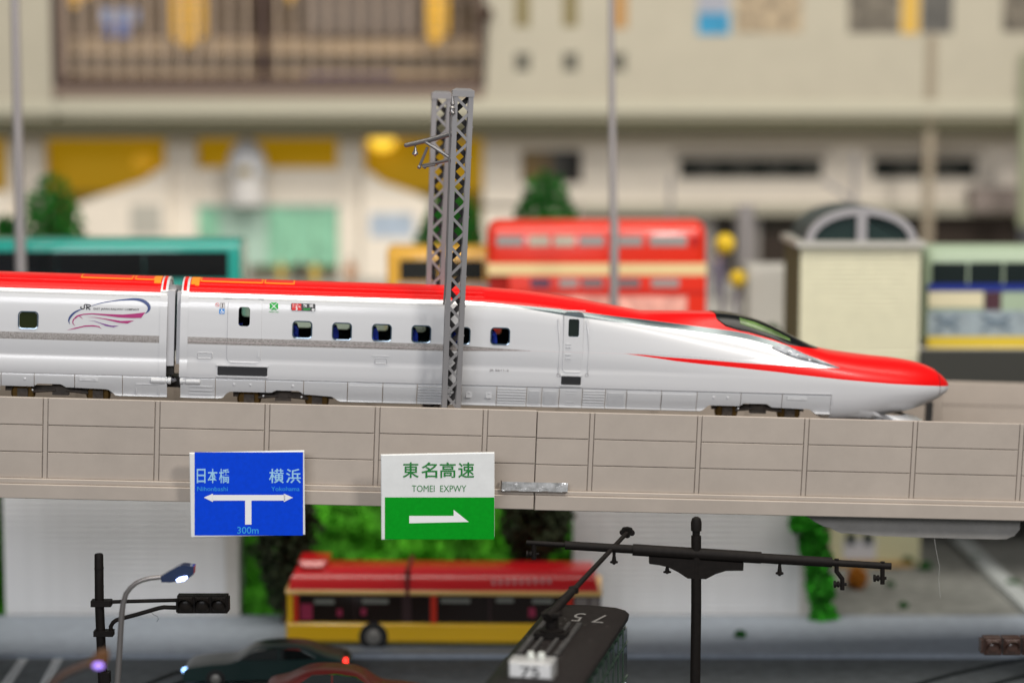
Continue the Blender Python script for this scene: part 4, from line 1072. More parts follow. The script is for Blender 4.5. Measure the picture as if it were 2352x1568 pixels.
# prints
s3 = 2.851; F_ = lambda x, y: ((600 + x / s3) / 1.7415, (1050 + y / s3) / 1.7415)
grn = M("print_green", (.0, .36, .03), .5); sky = M("print_blue", (.01, .22, .62), .5); gry = M("print_grey", (.22, .2, .2), .5); rd = M("print_red", (.6, .01, .01), .5); wt = M("print_white", (.85, .85, .85), .5)
decal(tl, "car_number_plate", [[F_(*q) for q in ((798, 460), (855, 460), (855, 515), (798, 515))]], gry); decal_text(tl, "lettering", "11", F_(806, 0)[0], F_(848, 0)[0], F_(0, 468)[1], F_(0, 510)[1], wt, .03, lift=.009)
decal(tl, "wheelchair_sign", [[F_(*q) for q in ((791, 526), (852, 526), (850, 584), (789, 584))]], sky)
decal(tl, "wheelchair_mark", [[F_(p_[0], p_[1]) for p_ in circ(818, 536, 5, 10)]] + stroke([F_(818, 543), F_(819, 556), F_(834, 556), F_(840, 572)], [2.0] * 4) + stroke([F_(*q) for q in ((812, 552), (806, 562), (812, 574), (824, 575), (830, 566))], [1.2] * 5), wt, lift=.009)
ring = circ(768, 481, 20, 20); decal(tl, "no_smoking_mark", stroke([F_(*q) for q in ring + ring[:1]], [1.0] * 21) + stroke([F_(755, 467), F_(782, 495)], [.9, .9]), rd)
decal(tl, "no_smoking_mark", stroke([F_(758, 480), F_(776, 480)], [1.2, 1.2]), gry, lift=.006)
cx, cy = 1413, 497
for qx, qy in ((0, -1), (1, 0), (0, 1), (-1, 0)):
    px_, py_ = -qy, qx
    P_ = [(cx + qx * 8, cy + qy * 8), (cx + qx * 38 + px_ * 34, cy + qy * 38 + py_ * 34), (cx + qx * 52 + px_ * 26, cy + qy * 46 + py_ * 26), (cx + qx * 46 + px_ * 6, cy + qy * 40 + py_ * 6), (cx + qx * 46 - px_ * 6, cy + qy * 40 - py_ * 6), (cx + qx * 52 - px_ * 26, cy + qy * 46 - py_ * 26), (cx + qx * 38 - px_ * 34, cy + qy * 38 - py_ * 34)]
    decal(tl, "clover_leaf", [[F_(*q) for q in P_]], grn)
decal_text(tl, "lettering", "GREEN CAR", F_(1358, 0)[0], F_(1466, 0)[0], F_(0, 552)[1], F_(0, 566)[1], grn, .01)
a = F_(1608, 461); b = F_(1886, 555)
sb = decal(tl, "destination_display", [[(x, y + .03 * (x - a[0])) for x, y in [(p_[0], p_[1]) for p_ in rrect(a[0], b[0], a[1], b[1] - 2, 3, 3)]]], black_p, lift=.012)
a2 = F_(1618, 466); b2 = F_(1725, 545)
decal(tl, "display_red_field", [[(a2[0], a2[1]), (b2[0], a2[1] + .6), (b2[0], b2[1]), (a2[0], b2[1] - .6)]], rd, lift=.014)
for (body_, x0, x1, y0, y1, mat_, of) in (("スーパー", 1625, 1700, 470, 485, wt, .02), ("こまち", 1625, 1718, 490, 510, wt, .02), ("3", 1660, 1684, 514, 541, wt, .03), ("秋", 1748, 1790, 471, 506, wt, .02), ("田", 1822, 1858, 474, 506, wt, .02), ("指定席", 1748, 1830, 517, 543, grn, .02)):
    decal_text(tl, "lettering", body_, F_(x0, 0)[0], F_(x1, 0)[0], F_(0, y0)[1], F_(0, y1)[1], mat_, of, lift=.017)
ring = circ(1861, 537, 13, 16); decal(tl, "display_mark", stroke([F_(*q) for q in ring + ring[:1]], [1.2] * 17) + stroke([F_(1853, 529), F_(1869, 545)], [1, 1]) + stroke([F_(1869, 529), F_(1853, 545)], [1, 1]), wt, lift=.017)
G_ = lambda x, y: ((1300 + x / 2.352) / 1.7415, (1050 + y / 2.352) / 1.7415)
decal_text(tl, "lettering", "JR E611-2", G_(1546, 0)[0], G_(1728, 0)[0], G_(0, 1000)[1], G_(0, 1026)[1], gry, .01, slope=.02)
for x in (1282.5, 1347.5):
    decal(tl, "door_mark", stroke([(x - 3, 858), (x + 3, 858), (x + 3, 864), (x - 3, 864), (x - 3, 858)], [.7] * 5), gry)

# ------------------------------------------------------------------ road signs in front of the viaduct
def sign_frame(xl, xr, yt, yb, Z, yaw):
    o = at(xl, yb, Z); return horiz_frame((o.x, o.y, o.z), yaw)
sign_white = M("sign_white", (.74, .75, .74), .5, var=.04, scale=5); sign_blue = M("sign_blue", (.0, .055, .68), .5, var=.08, scale=12, spec=.15)
sign_green = M("sign_green", (.0, .30, .012), .5, var=.08, scale=12, spec=.15); ltblue = M("sign_pale_blue", (.32, .60, .85), .5); teal_l = M("sign_teal_print", (.03, .33, .75), .5)
def sign(label, box, face_m, Z=40.2, yaw=7):
    xl, yt, xr, yb = box; F = sign_frame(xl, xr, yt, yb, Z, yaw); pu = lambda x, y, l=0: (F.pix(x, y, -l)[0], -l, F.pix(x, y, -l)[1])
    u1, w1 = F.pix(xr, (yt + yb) / 2 - (yb - yt) / 2, 0)
    t = thing("road_sign", label, "road sign", (u1 / 2, .1, 0), F, group="direction signs in front of the viaduct")
    part("panel", MB().cbox(-.04, u1, 0, .09, 0, w1, .012), sign_white, t, smooth=None)
    q = D.P(0, -.13, -1.5) - F.o
    part("bracket", MB().box(u1 * .25, u1 * .25 + .1, .09, .75, w1 * .62, w1 * .68).box(u1 * .75 - .1, u1 * .75, .09, .75, w1 * .62, w1 * .68), M("bracket_grey", (.25, .25, .25), .5, metal=.5), t)
    return t, F, pu, u1, w1
def flat(t, name, polys, pu, mat, l=.004):
    mm = MB()
    for pl in polys:
        vs = [pu(x, y, l) for x, y in pl]; n = len(vs); A = sum(vs[i][0] * vs[(i + 1) % n][2] - vs[(i + 1) % n][0] * vs[i][2] for i in range(n))
        mm.add(vs if A > 0 else vs[::-1], [tuple(range(n))])
    return part(name, mm, mat, t, smooth=None)
def ftext(t, body, x0, x1, y0, y1, pu, mat, off=0, l=.008, name="lettering"):
    mm = MB(); text_mb(mm, body, lambda a, b: pu(x0 + (x1 - x0) * a, y1 + (y0 - y1) * b, l), off); return part(name, mm, mat, t, smooth=None)
t, F, pu, u1, w1 = sign("blue direction sign with white T shaped arrow and 300m", (443, 1035, 699, 1234), sign_blue)
flat(t, "blue_field", [[(447, 1038), (696, 1038), (696, 1229), (447, 1229)]], pu, sign_blue, .003)
for c, x0, x1 in (("日", 452, 472), ("本", 477, 500), ("橋", 503, 527), ("横", 618, 652), ("浜", 657, 691)): ftext(t, c, x0, x1, 1076, 1109, pu, ltblue, .012)
ftext(t, "Nihonbashi", 453, 523, 1117, 1127, pu, teal_l); ftext(t, "Yokohama", 623, 688, 1117, 1127, pu, teal_l)
flat(t, "arrow", [[(487, 1136), (655, 1136), (655, 1149), (487, 1149)], [(468, 1142), (489, 1133), (489, 1152)], [(673, 1142), (652, 1133), (652, 1152)], [(563, 1149), (577.5, 1149), (577.5, 1204), (563, 1204)]], pu, wt, .007)
ftext(t, "300m", 545, 594, 1209, 1225, pu, teal_l, .01)
t, F, pu, u1, w1 = sign("white over green expressway sign with white half arrow", (881, 1039, 1136, 1239), sign_green)
flat(t, "green_field", [[(884, 1141.5), (1135.5, 1141.5), (1135.5, 1238), (884, 1238)]], pu, sign_green, .003)
gtx = M("sign_green_print", (.01, .19, .03), .5)
for k, c in enumerate("東名高速"): ftext(t, c, 925 + k * 42.5, 962 + k * 42.5, 1061, 1097, pu, gtx, .014)
ftext(t, "TOMEI  EXPWY", 946, 1071, 1114, 1129, pu, gtx, -.002)
flat(t, "arrow", [[(940, 1184), (1042, 1184), (1042, 1170), (1077, 1198), (940, 1201)]], pu, wt, .007)

# ------------------------------------------------------------------ overhead line post with long arm
blk = M("post_matt_black", (.009, .007, .006), .6, var=.3, scale=10, spec=.18)
ZC = 40.4
def A8(x, y): return (1091 + x * .4394, 1177.1 + y * .4394)
def Z_(x, y, Z=ZC): return at(x, y, Z)
base = ground(1598, 1700, 0); pc = Z_(1599, 1400); t = thing("overhead_line_post", "tall black post carrying a long tilted arm with hanging insulators", "post", (pc.x, ZC, 0))
r_ = 27 * .4394 / 2 / 4900 * ZC
top = Z_(*A8(1156, 120)); part("post", MB().tube([(pc.x - .01, ZC, 0), (pc.x, ZC, 3), (top.x, ZC, top.z)], [r_ * 2.1, r_ * 2.05, r_ * 2], 18), blk, t)
cpt = Vector((top.x, ZC, top.z)); part("finial", MB().lathe(cpt, [(r_ * 1.5, 0), (r_ * 1.5, .1), (r_ * 2.1, .1), (r_ * 2.15, .26), (r_ * 1.7, .34), (r_ * .8, .37)], 'z', 16), blk, t)
def armseg(x0, x1, y0, y1, th, nm="arm", Z=ZC - .0): a, b = Z_(*A8(x0, y0), Z), Z_(*A8(x1, y1), Z); part(nm, MB().tube([a, b], th * .4394 / 4900 * ZC / 2 * 1.22, 14), blk, t)
lin = lambda x: 150 + (x - 268) * (275 - 150) / (2175 - 268)
for x0, x1, th in ((268, 480, 22), (470, 835, 38), (825, 1495, 52), (1485, 1865, 44), (1855, 2175, 30)): armseg(x0, x1, lin(x0) + 6, lin(x1) + 4, th)
P_ = [A8(*q) for q in ((910, 225), (910, 262), (960, 268), (1010, 280), (1060, 305), (1110, 338), (1205, 341), (1255, 315), (1310, 298), (1400, 297), (1402, 258))]
q3 = [Z_(x, y, ZC) for x, y in P_]; part("bracket", MB().prism([(p.x, p.z) for p in q3], ZC - .09, ZC + .09), blk, t)
def hang(x, y0, y1): c = Z_(*A8(x, y0)); h = (y1 - y0) * .4394 / 4900 * ZC; part("insulator", MB().lathe(c, [(.035, .02), (.03, -h * .25), (.04, -h * .55), (.045, -h * .7), (.078, -h * .76), (.078, -h * .86), (.04, -h * .9), (.02, -h)], 'z', 14), blk, t)
hang(727, 205, 272); hang(1005, 270, 320); hang(1593, 258, 332)
def hook(pts, knob):
    P_ = [Z_(*A8(*q)) for q in pts]; h = part("drop_bracket", MB().tube(P_, .046, 10), blk, t)
    k = Z_(*A8(*knob)); part("knob", MB().lathe(k, [(.02, -.05), (.07, -.045), (.07, -.01), (.04, .0), (.06, .03), (.06, .06), (.03, .07), (.03, .20)], 'x', 14), blk, h)
hook([(308, 160), (308, 200), (308, 242)], (280, 215)); hook([(1890, 240), (1890, 306), (1920, 345), (1920, 402)], (1888, 373)); hook([(2130, 255), (2130, 310), (2130, 372)], (2096, 341))

# ------------------------------------------------------------------ traffic signal
def A7(x, y): return (114.8 + x * .2494, 1177.1 + y * .2494)
ZT = 40.6
pc = Z_(228.6, 1400, ZT); t = thing("traffic_light", "black traffic light with three unlit lenses on a side arm, left of the blue sign", "traffic light", (pc.x, ZT, 0))
tp = Z_(227, 1271, ZT); rp = .086
part("pole", MB().tube([(pc.x + .06, ZT, 0), (pc.x, ZT, 3), (tp.x, ZT, tp.z - .03), (tp.x, ZT, tp.z)], [rp * 1.1, rp * 1.04, rp, rp * .85], 18), blk, t)
c = Z_(*A7(452, 510), ZT); part("collar", MB().lathe(c, [(rp * 1.08, -.015), (rp * 1.08, .015)], 'z', 18), blk, t)
mmt = MB().tube([Z_(*A7(*q), ZT - .02) for q in ((495, 822), (700, 815), (1185, 803))], .037, 12); part("arm", mmt, blk, t)
a, b = Z_(*A7(385, 855), ZT), Z_(*A7(577, 800), ZT); part("clamp", MB().box(a.x, b.x - .02, ZT - .12, ZT + .1, a.z, b.z), blk, t)
a, b = Z_(*A7(410, 1128), ZT), Z_(*A7(587, 1078), ZT); part("clamp", MB().box(a.x, b.x, ZT - .12, ZT + .1, a.z, b.z), blk, t)
part("brace", MB().tube([Z_(*A7(*q), ZT - .02) for q in ((562, 1095), (560, 1045), (580, 1010), (610, 987), (650, 975), (800, 935), (1000, 877), (1050, 868), (1100, 870), (1185, 872))], .042, 12), blk, t)
def signal(t, A, Z, xs, yt, yb, matb, lens_m, back=False):
    for k, (xa, xb) in enumerate(zip(xs, xs[1:])):
        a, b = Z_(*A(xa + 1.5, yb), Z), Z_(*A(xb - 1.5, yt), Z); h = part("signal_section", MB().zprism([(a.x, Z - .12), (b.x, Z - .12), (b.x, Z + .12), (a.x, Z + .12)], a.z, b.z).cbox(a.x + .02, b.x - .02, Z - .15, Z - .10, a.z + .02, b.z - .02, .02), matb, t)
        c = ((a.x + b.x) / 2, Z - .15, (a.z + b.z) / 2); r = (b.z - a.z) * .36
        part("lens", MB().lathe((c[0], c[1] - .03, c[2]), [(r * .3, -.012), (r * .75, -.0), (r, .03), (r, .08)], 'y', 20), lens_m, h)
        hood = MB(); rows = []
        for q in range(13):
            g = math.radians(-20 + 220 * q / 12); rows.append([(c[0] + r * 1.12 * math.cos(g), c[1] + .03, c[2] + r * 1.12 * math.sin(g)), (c[0] + r * 1.12 * math.cos(g), c[1] - .03 - .12 * max(0, math.sin(g)), c[2] + r * 1.12 * math.sin(g))])
        hood.grid(rows); hood.grid([[(p[0] * .97 + c[0] * .03, p[1], p[2] * .97 + c[2] * .03) for p in r2] for r2 in rows[::-1]]); part("visor", hood, matb, h)
lensd = M("lens_dark", (.014, .011, .009), .35, spec=.25)
signal(t, A7, ZT, [1180, 1335, 1487, 1640], 752, 912, blk, lensd)
a, b = Z_(*A7(1168, 905), ZT), Z_(*A7(1184, 795), ZT); part("end_cap", MB().box(a.x, b.x, ZT - .1, ZT + .1, a.z, b.z), blk, t)
a, b = Z_(*A7(1638, 895), ZT), Z_(*A7(1652, 770), ZT); part("end_cap", MB().box(a.x, b.x, ZT - .1, ZT + .1, a.z, b.z), blk, t)
a, b = Z_(*A7(500, 1560), ZT), Z_(*A7(552, 1462), ZT); part("control_box", MB().box(a.x, b.x, ZT - .1, ZT + .1, a.z, b.z), blk, t)
# the second signal head at the right edge, on a post outside the picture
ZR = 38.4; brn = M("signal_brown", (.045, .022, .016), .35, coat=.5)
def AR(x, y): return (x, y)
xs = [2256, 2299, 2343, 2387]
pr = Z_(2470, 1500, ZR)
t = thing("traffic_light", "dark brown traffic light cut off by the right edge of the picture", "traffic light", (pr.x, ZR, 0))
signal(t, AR, ZR, xs, 1461, 1500, brn, M("lens_brown", (.06, .03, .022), .25, coat=.4))
a, b = Z_(2250, 1496, ZR), Z_(2258, 1466, ZR); part("end_cap", MB().box(a.x, b.x, ZR - .1, ZR + .1, a.z, b.z), brn, t)
part("pole", MB().tube([(pr.x, ZR, 0), (pr.x, ZR, pr.z + .5)], .09, 14), brn, t); part("arm", MB().tube([Z_(2385, 1480, ZR), pr], .04, 10), brn, t)

# ------------------------------------------------------------------ street lamps
steel = M("lamp_steel", (.28, .26, .25), .3, metal=.7)
ZL = 38.9; c = Z_(266, 1560, ZL)
t = thing("street_lamp", "slim silver street lamp with glowing blue white lamp beside the traffic light post", "street lamp", (c.x, ZL, 0))
path = [(c.x - .04, ZL, 0), (c.x - .02, ZL, 1.2)] + [Z_(*A7(*q), ZL) for q in ((620, 1568), (640, 1300), (650, 1100), (662, 920), (675, 830), (700, 745), (740, 690), (790, 648), (850, 620), (920, 602), (1035, 590))]
part("post", MB().tube(path, [.09, .07, .055, .055, .053, .053, .05, .048, .045, .043, .042, .042, .042], 12), steel, t)
hd = [Z_(*A7(*q), ZL) for q in ((1028, 575), (1100, 530), (1180, 485), (1230, 470), (1335, 482), (1330, 555), (1290, 585), (1200, 615), (1120, 628), (1035, 625))]
hp_ = part("lamp_head", MB().prism([(p.x, p.z) for p in hd], ZL - .12, ZL + .12), M("lamp_head_blue", (.03, .05, .12), .25, metal=.4, coat=.6), t)
le = [Z_(*A7(*q), ZL) for q in ((1170, 602), (1205, 578), (1270, 566), (1278, 585), (1245, 612), (1185, 624))]
part("lens", MB().prism([(p.x, p.z) for p in le], ZL - .135, ZL + .1), M("led_blue_white", (.3, .4, 1), .3, emit=(.42, .55, 1.0), es=7), hp_)
ZN = 33.2
t = thing("street_lamp", "out of focus brown street lamp with violet light at the bottom left", "street lamp", (Z_(60, 1568, ZN).x, ZN, 0))
path = [(Z_(70, 1568, ZN).x, ZN, 0), Z_(70, 1640, ZN), Z_(95, 1590, ZN), Z_(150, 1545, ZN), Z_(222, 1514, ZN)]
part("post", MB().tube(path, [.08, .07, .065, .06, .06], 10), M("lamp_bronze", (.10, .06, .045), .4, metal=.4), t)
hd = [Z_(*q, ZN) for q in ((205, 1520), (222, 1496), (244, 1490), (250, 1508), (243, 1525), (215, 1530))]
h = part("lamp_head", MB().prism([(p.x, p.z) for p in hd], ZN - .1, ZN + .1), M("lamp_head_brown", (.14, .06, .02), .4), t)
part("lens", MB().ball(Z_(227, 1526, ZN - .05), .10, squash=.6), M("led_violet", (.3, .2, .8), .3, emit=(.40, .24, .95), es=1.5), h)

# ------------------------------------------------------------------ tram in the foreground
pbr, pbl = ground(1443, 1400, 2.95), ground(1250, 1393, 2.95)
fr_ = ground(1330, 1568, 2.95)
dirv = (Vector((pbr.x, pbr.y)) - Vector((fr_.x, fr_.y))).normalized(); tyaw = -math.degrees(math.atan2(dirv.x, dirv.y))
TWd = (pbr.x - pbl.x) * math.cos(math.radians(tyaw)) + .02; TL = 7.6
TF = horiz_frame((pbr.x, pbr.y, 0), tyaw)    # u to the right, v away; origin under the roof's far right corner
def tz(x, y, z):   # pixel at height z -> (u, v)
    p = ground(x, y, z) - TF.o; return p.dot(TF.eu), p.dot(TF.ev)
t = thing("tram", "black roofed green tram with trolley pole and a white 75 box", "tram", (-TWd / 2, -TL / 2, 0), TF)
RZ = 2.95
tr_roof = M("tram_roof", (.014, .011, .010), .6, var=.4, scale=9, bump=.25, bscale=30, spec=.2); tr_green = M("tram_green", (.012, .05, .028), .25, coat=.6, var=.3, scale=6)
mm = MB(); pr_ = [(-TWd - .0, RZ - .2), (-TWd - .02, RZ - .08), (-TWd + .06, RZ - .01), (-TWd + .25, RZ + .035), (-TWd / 2, RZ + .06), (-.25, RZ + .035), (-.06, RZ - .01), (.02, RZ - .08), (0, RZ - .2)]
mm.prism(pr_, -TL, 0); part("roof", mm, tr_roof, t, smooth=30)
part("body", MB().prism([(-TWd + .04, .35), (-.04, .35), (-.01, 1.3), (-.04, RZ - .2), (-TWd + .04, RZ - .2), (-TWd + .01, 1.3)], -TL + .05, -.05), tr_green, t)
gl = M("tram_glass", (.012, .02, .018), .07, coat=.8)
trim = M("tram_trim", (.06, .10, .07), .3, metal=.3)
nwin = 13
for k in range(nwin):
    v0 = -.12 - k * .56
    part("window", MB().prism([(0, 0)] * 0 or [(0, 0), (1, 0), (1, 1)], 0, 0) if False else MB().box(-.035, .004, v0 - .46, v0, 1.75, 2.32), gl, t)
    part("upper_window", MB().box(-.035, .002, v0 - .46, v0, 2.40, 2.66), gl, t)
    part("pillar", MB().box(-.04, .016, v0 - .53, v0 - .49, 1.4, 2.72), trim, t)
part("rail_band", MB().box(-.04, .012, -TL + .06, -.06, 2.35, 2.375).box(-.04, .014, -TL + .06, -.06, 1.66, 1.70), trim, t)
for k in range(6):
    v0 = -.25 - k * .42
    part("advert_panel", MB().box(-.02, .008, v0 - .34, v0, 1.2, 1.6), M("ad_white", (.55, .62, .66), .5) if k % 2 == 0 else M("ad_blue", (.02, .10, .26), .5), t)
dust = M("tram_walkway", (.045, .042, .04), .9, var=.6, scale=14, bump=.5)
c0 = tz(1268, 1456, RZ + .1); cc = c0[0]
for du in (-.33, .33, -.14, .14):
    part("walkway_board", MB().box(cc + du - (.045 if abs(du) > .2 else .03), cc + du + (.045 if abs(du) > .2 else .03), -3.9, c0[1] + 1.0, RZ + .05, RZ + .10), dust, t)
rq = random.Random(3)
mm = MB()
for k in range(60):
    u_, v_ = cc + rq.gauss(0, .35), c0[1] + rq.uniform(-1.6, 1.4); a_ = rq.uniform(0, 6.3); l_ = rq.uniform(.01, .05)
    if not (-TWd + .1 < u_ < -.1): continue
    z_ = RZ + .064 - abs(u_ + TWd / 2) * .045; d_ = Vector((math.cos(a_), math.sin(a_), 0)); n_2 = Vector((-d_.y, d_.x, 0)) * .006
    p_ = Vector((u_, v_, z_ + .006)); mm.add([p_ - n_2, p_ + d_ * l_, p_ + n_2, p_ - d_ * l_], [(0, 1, 2, 3)])
part("roof_scuffs", mm, M("scuff_grey", (.22, .2, .19), .8), t, smooth=None, kind='stuff')
part("pole_base", MB().box(cc - .3, cc + .3, c0[1] - .22, c0[1] + .12, RZ + .06, RZ + .16).lathe((cc, c0[1], RZ + .14), [(.22, 0), (.22, .06), (.12, .09), (.12, .3), (.2, .32), (.2, .36)], 'z', 16), blk, t)
p1 = Vector((cc, c0[1], RZ + .5)); hz = None
# pole head at pixel (1440,1220), above the rear of the tram
hd = at(1441, 1222, TF.P(cc, -.3, 0).y + .9) - TF.o; hd = Vector((hd.dot(TF.eu), hd.dot(TF.ev), hd.z))
pole = part("trolley_pole", MB().tube([p1 + (hd - p1) * f for f in (-.06, .0, .28, .285, 1.0)], [.09, .09, .08, .052, .042], 12), blk, t)
part("spring", MB().box(cc - .16, cc + .16, c0[1] - .2, c0[1] + .2, RZ + .46, RZ + .52).lathe(p1 + (hd - p1) * .27 + Vector((-.0, 0, -.06)), [(.09, 0), (.1, .05), (.09, .12)], 'z', 12), blk, t)
hh = MB()
for dx, dz in ((-.09, 0), (.09, 0), (0, .06), (0, -.05), (.05, .05), (-.05, .05)): hh.lathe(hd + Vector((dx, -.05, dz)), [(.05, 0), (.065, .03), (.05, .08)], 'y', 10)
part("trolley_head", hh, blk, pole)
# number box
bl = tz(1166, 1556, RZ + .06); br = tz(1270, 1558, RZ + .06); alum = M("box_silver", (.55, .55, .54), .35, metal=.55, var=.15, scale=10)
v = (bl[1] + br[1]) / 2; hbox = (1556 - 1517) / 4900 * (TF.P(0, v, 0).y)
bx0, bx1 = bl[0], br[0]
nb = part("number_box", MB().cbox(bx0, bx1, v, v + .42, RZ + .04, RZ + .06 + hbox, .03), alum, t)
part("number_plate", MB().box(bx0 + .03, bx1 - .03, v - .008, v + .01, RZ + .08, RZ + .02 + hbox), M("plate_white", (.75, .75, .74), .4), nb)
w0_, h0_ = (bx1 - bx0), hbox; mm = MB()
text_mb(mm, "75", lambda a, b: (bx0 + w0_ * (.28 + .44 * a), v - .012, RZ + .085 + (h0_ - .10) * b), .012); part("lettering", mm, black_p, nb, smooth=None)
for a in (.42, .66): part("lamp", MB().lathe((bx0 + w0_ * a, v + .34, RZ + .06 + hbox), [(.06, 0), (.065, .05), (.05, .09)], 'z', 12), M("lamp_white", (.7, .72, .66), .3, coat=.5), nb)
mm = MB(); a0 = tz(1345, 1412, RZ + .07); text_mb(mm, "75", lambda a, b: (a0[0] + .10 + (.5 - a) * 1.0 * .62, a0[1] + .05 - b * .62 + .1, RZ + .068 - abs(a0[0] + .1 + (.5 - a) * .62 + TWd / 2) * .025), -.004, 1.6)
part("lettering", mm, M("roof_print", (.20, .19, .18), .6), t, smooth=None)

# ------------------------------------------------------------------ buses and cars
tyre = M("tyre", (.012, .012, .012), .7); busglass = M("bus_glass", (.02, .022, .022), .1, coat=.6); hub = M("wheel_hub", (.25, .24, .22), .4, metal=.5)
def wheel(t, c, r=.32, w_=.16):
    o_ = part("wheel", MB().lathe((c[0], c[1], c[2]), [(r * .6, 0), (r, .02), (r, w_), (r * .6, w_)], 'y', 22), tyre, t); part("hub", MB().lathe((c[0], c[1] - .01, c[2]), [(r * .1, -.02), (r * .5, 0), (r * .58, .03)], 'y', 16), hub, o_)
A6 = lambda x, y: (516.8 + x * .3906, 1148.4 + y * .3906)
# -- red and yellow bus under the viaduct
bz = ground(850, 1512, 0); BY = 48.4; bF = horiz_frame((at(657, 1400, BY).x, BY, 0), -1.6)
t = thing("bus", "red roofed yellow bus parked under the viaduct behind the tram", "bus", (3.5, .8, 0), bF)
B = lambda x, y, l=0: (lambda q: (q[0], q[1]))(bF.pix(x, y, -l))
yel = M("bus_yellow", (.85, .50, .015), .3, coat=.5); red_b = M("bus_red", (.66, .012, .018), .3, coat=.5); olive = M("bus_olive", (.21, .17, .02), .4); crm = M("bus_cream", (.95, .62, .20), .35, coat=.4)
L_ = B(1382, 1400)[0]; zt = B(680, 1365)[1]; z1 = B(680, 1428)[1]; z2 = B(680, 1473)[1]; z3 = B(680, 1508)[1]; zr = B(680, 1312)[1]
part("lower_body", MB().cbox(0, L_, .02, 1.65, max(.18, z3), z2, .03), olive, t); part("side_band", MB().cbox(-.01, L_ + .01, -.01, 1.66, z2, z1, .06), yel, t)
part("window_band", MB().box(.02, L_ - .02, .04, 1.6, z1, zt), M("bus_inside", (.035, .012, .012), .5), t)
part("cornice", MB().cbox(-.01, L_ + .01, -.01, 1.66, zt, zt + .12, .03), crm, t)
part("roof", MB().prism([(.12, 0), (L_ - .12, 0), (L_ - .12, 1), (.12, 1)], 0, 0) if False else MB().add([(.06, .0, zt + .12), (L_ - .08, .0, zt + .12), (L_ - .08, 1.64, zt + .12), (.06, 1.64, zt + .12), (.10, .1, zt + .36), (L_ - .14, .1, zt + .36), (L_ - .14, 1.5, zt + .36), (.10, 1.5, zt + .36), (.2, .4, zr), (L_ - .2, .4, zr), (L_ - .2, 1.3, zr), (.2, 1.3, zr)],
     [(0, 1, 5, 4), (1, 2, 6, 5), (2, 3, 7, 6), (3, 0, 4, 7), (4, 5, 9, 8), (5, 6, 10, 9), (6, 7, 11, 10), (7, 4, 8, 11), (8, 9, 10, 11)]), red_b, t, smooth=60)
a, b = B(681, 1340), B(747, 1296); part("air_conditioner", MB().cbox(a[0], b[0], .3, 1.3, zr - .1, b[1], .12), red_b, t)
for k, (x0, x1) in enumerate(((686, 812), (816, 922), (945, 985), (1005, 1122), (1128, 1292), (1320, 1350), (1355, 1376))):
    a, b = B(x0, 1425), B(x1, 1369); part("window", MB().box(a[0], b[0], .01, .05, z1 + .03, zt - .03), M("bus_glass_brown", (.020, .014, .012), .15, spec=.4) if k < 5 else M("bus_glass_pale", (.25, .22, .2), .2), t)
for x0, x1 in ((660, 672), ): a, b = B(x0, 1420), B(x1, 1370); part("corner_post", MB().box(a[0], b[0], -.005, .3, z1, zt), yel, t)
for x0, x1 in ((674, 685), (989, 1003), (1296, 1316)): a, b = B(x0, 1420), B(x1, 1370); part("pillar", MB().box(a[0], b[0], -.005, .1, z1, zt), M("bus_pillar_red", (.6, .03, .01), .35), t)
pink = M("seat_pink", (.30, .015, .06), .6)
for x, y, s_ in ((704, 1404, .14), (780, 1406, .06), (835, 1404, .06), (1222, 1405, .08)): a = B(x, y); part("seat", MB().box(a[0] - s_, a[0] + s_, -.004, .03, a[1] - s_ * 1.4, a[1] + s_ * 1.3), pink, t)
for k in range(9):
    a = B(1130 + k * 16, 1338 - k * .4, .0); part("roof_letter", MB().box(a[0], a[0] + .07, .04, .07, a[1] - .05, a[1] + .05), M("letter_pink", (.8, .45, .45), .5), t)
for x in (858, 1260): a = B(x, 1490); wheel(t, (a[0], -.03, .36), .34)
for x0, x1, y in ((722, 768, 1381), (832, 892, 1380), (1012, 1080, 1379), (1140, 1180, 1378), (1222, 1270, 1380)):
    a, b = B(x0, y + 5), B(x1, y - 5); part("glass_reflection", MB().box(a[0], b[0], .004, .02, a[1], b[1]), M("reflection_pale", (.20, .21, .18), .5), t)  # pale bars on the panes stand in for reflections in the glass
# dark strip put across the roof in place of a shadow band
a, b = B(931, 1330), B(940, 1360); part("roof_shadow_strip", MB().box(a[0], b[0], -.02, 1.66, zt + .0, zr + .04), M("shadow_strip_dark", (.16, .02, .02), .6), t)

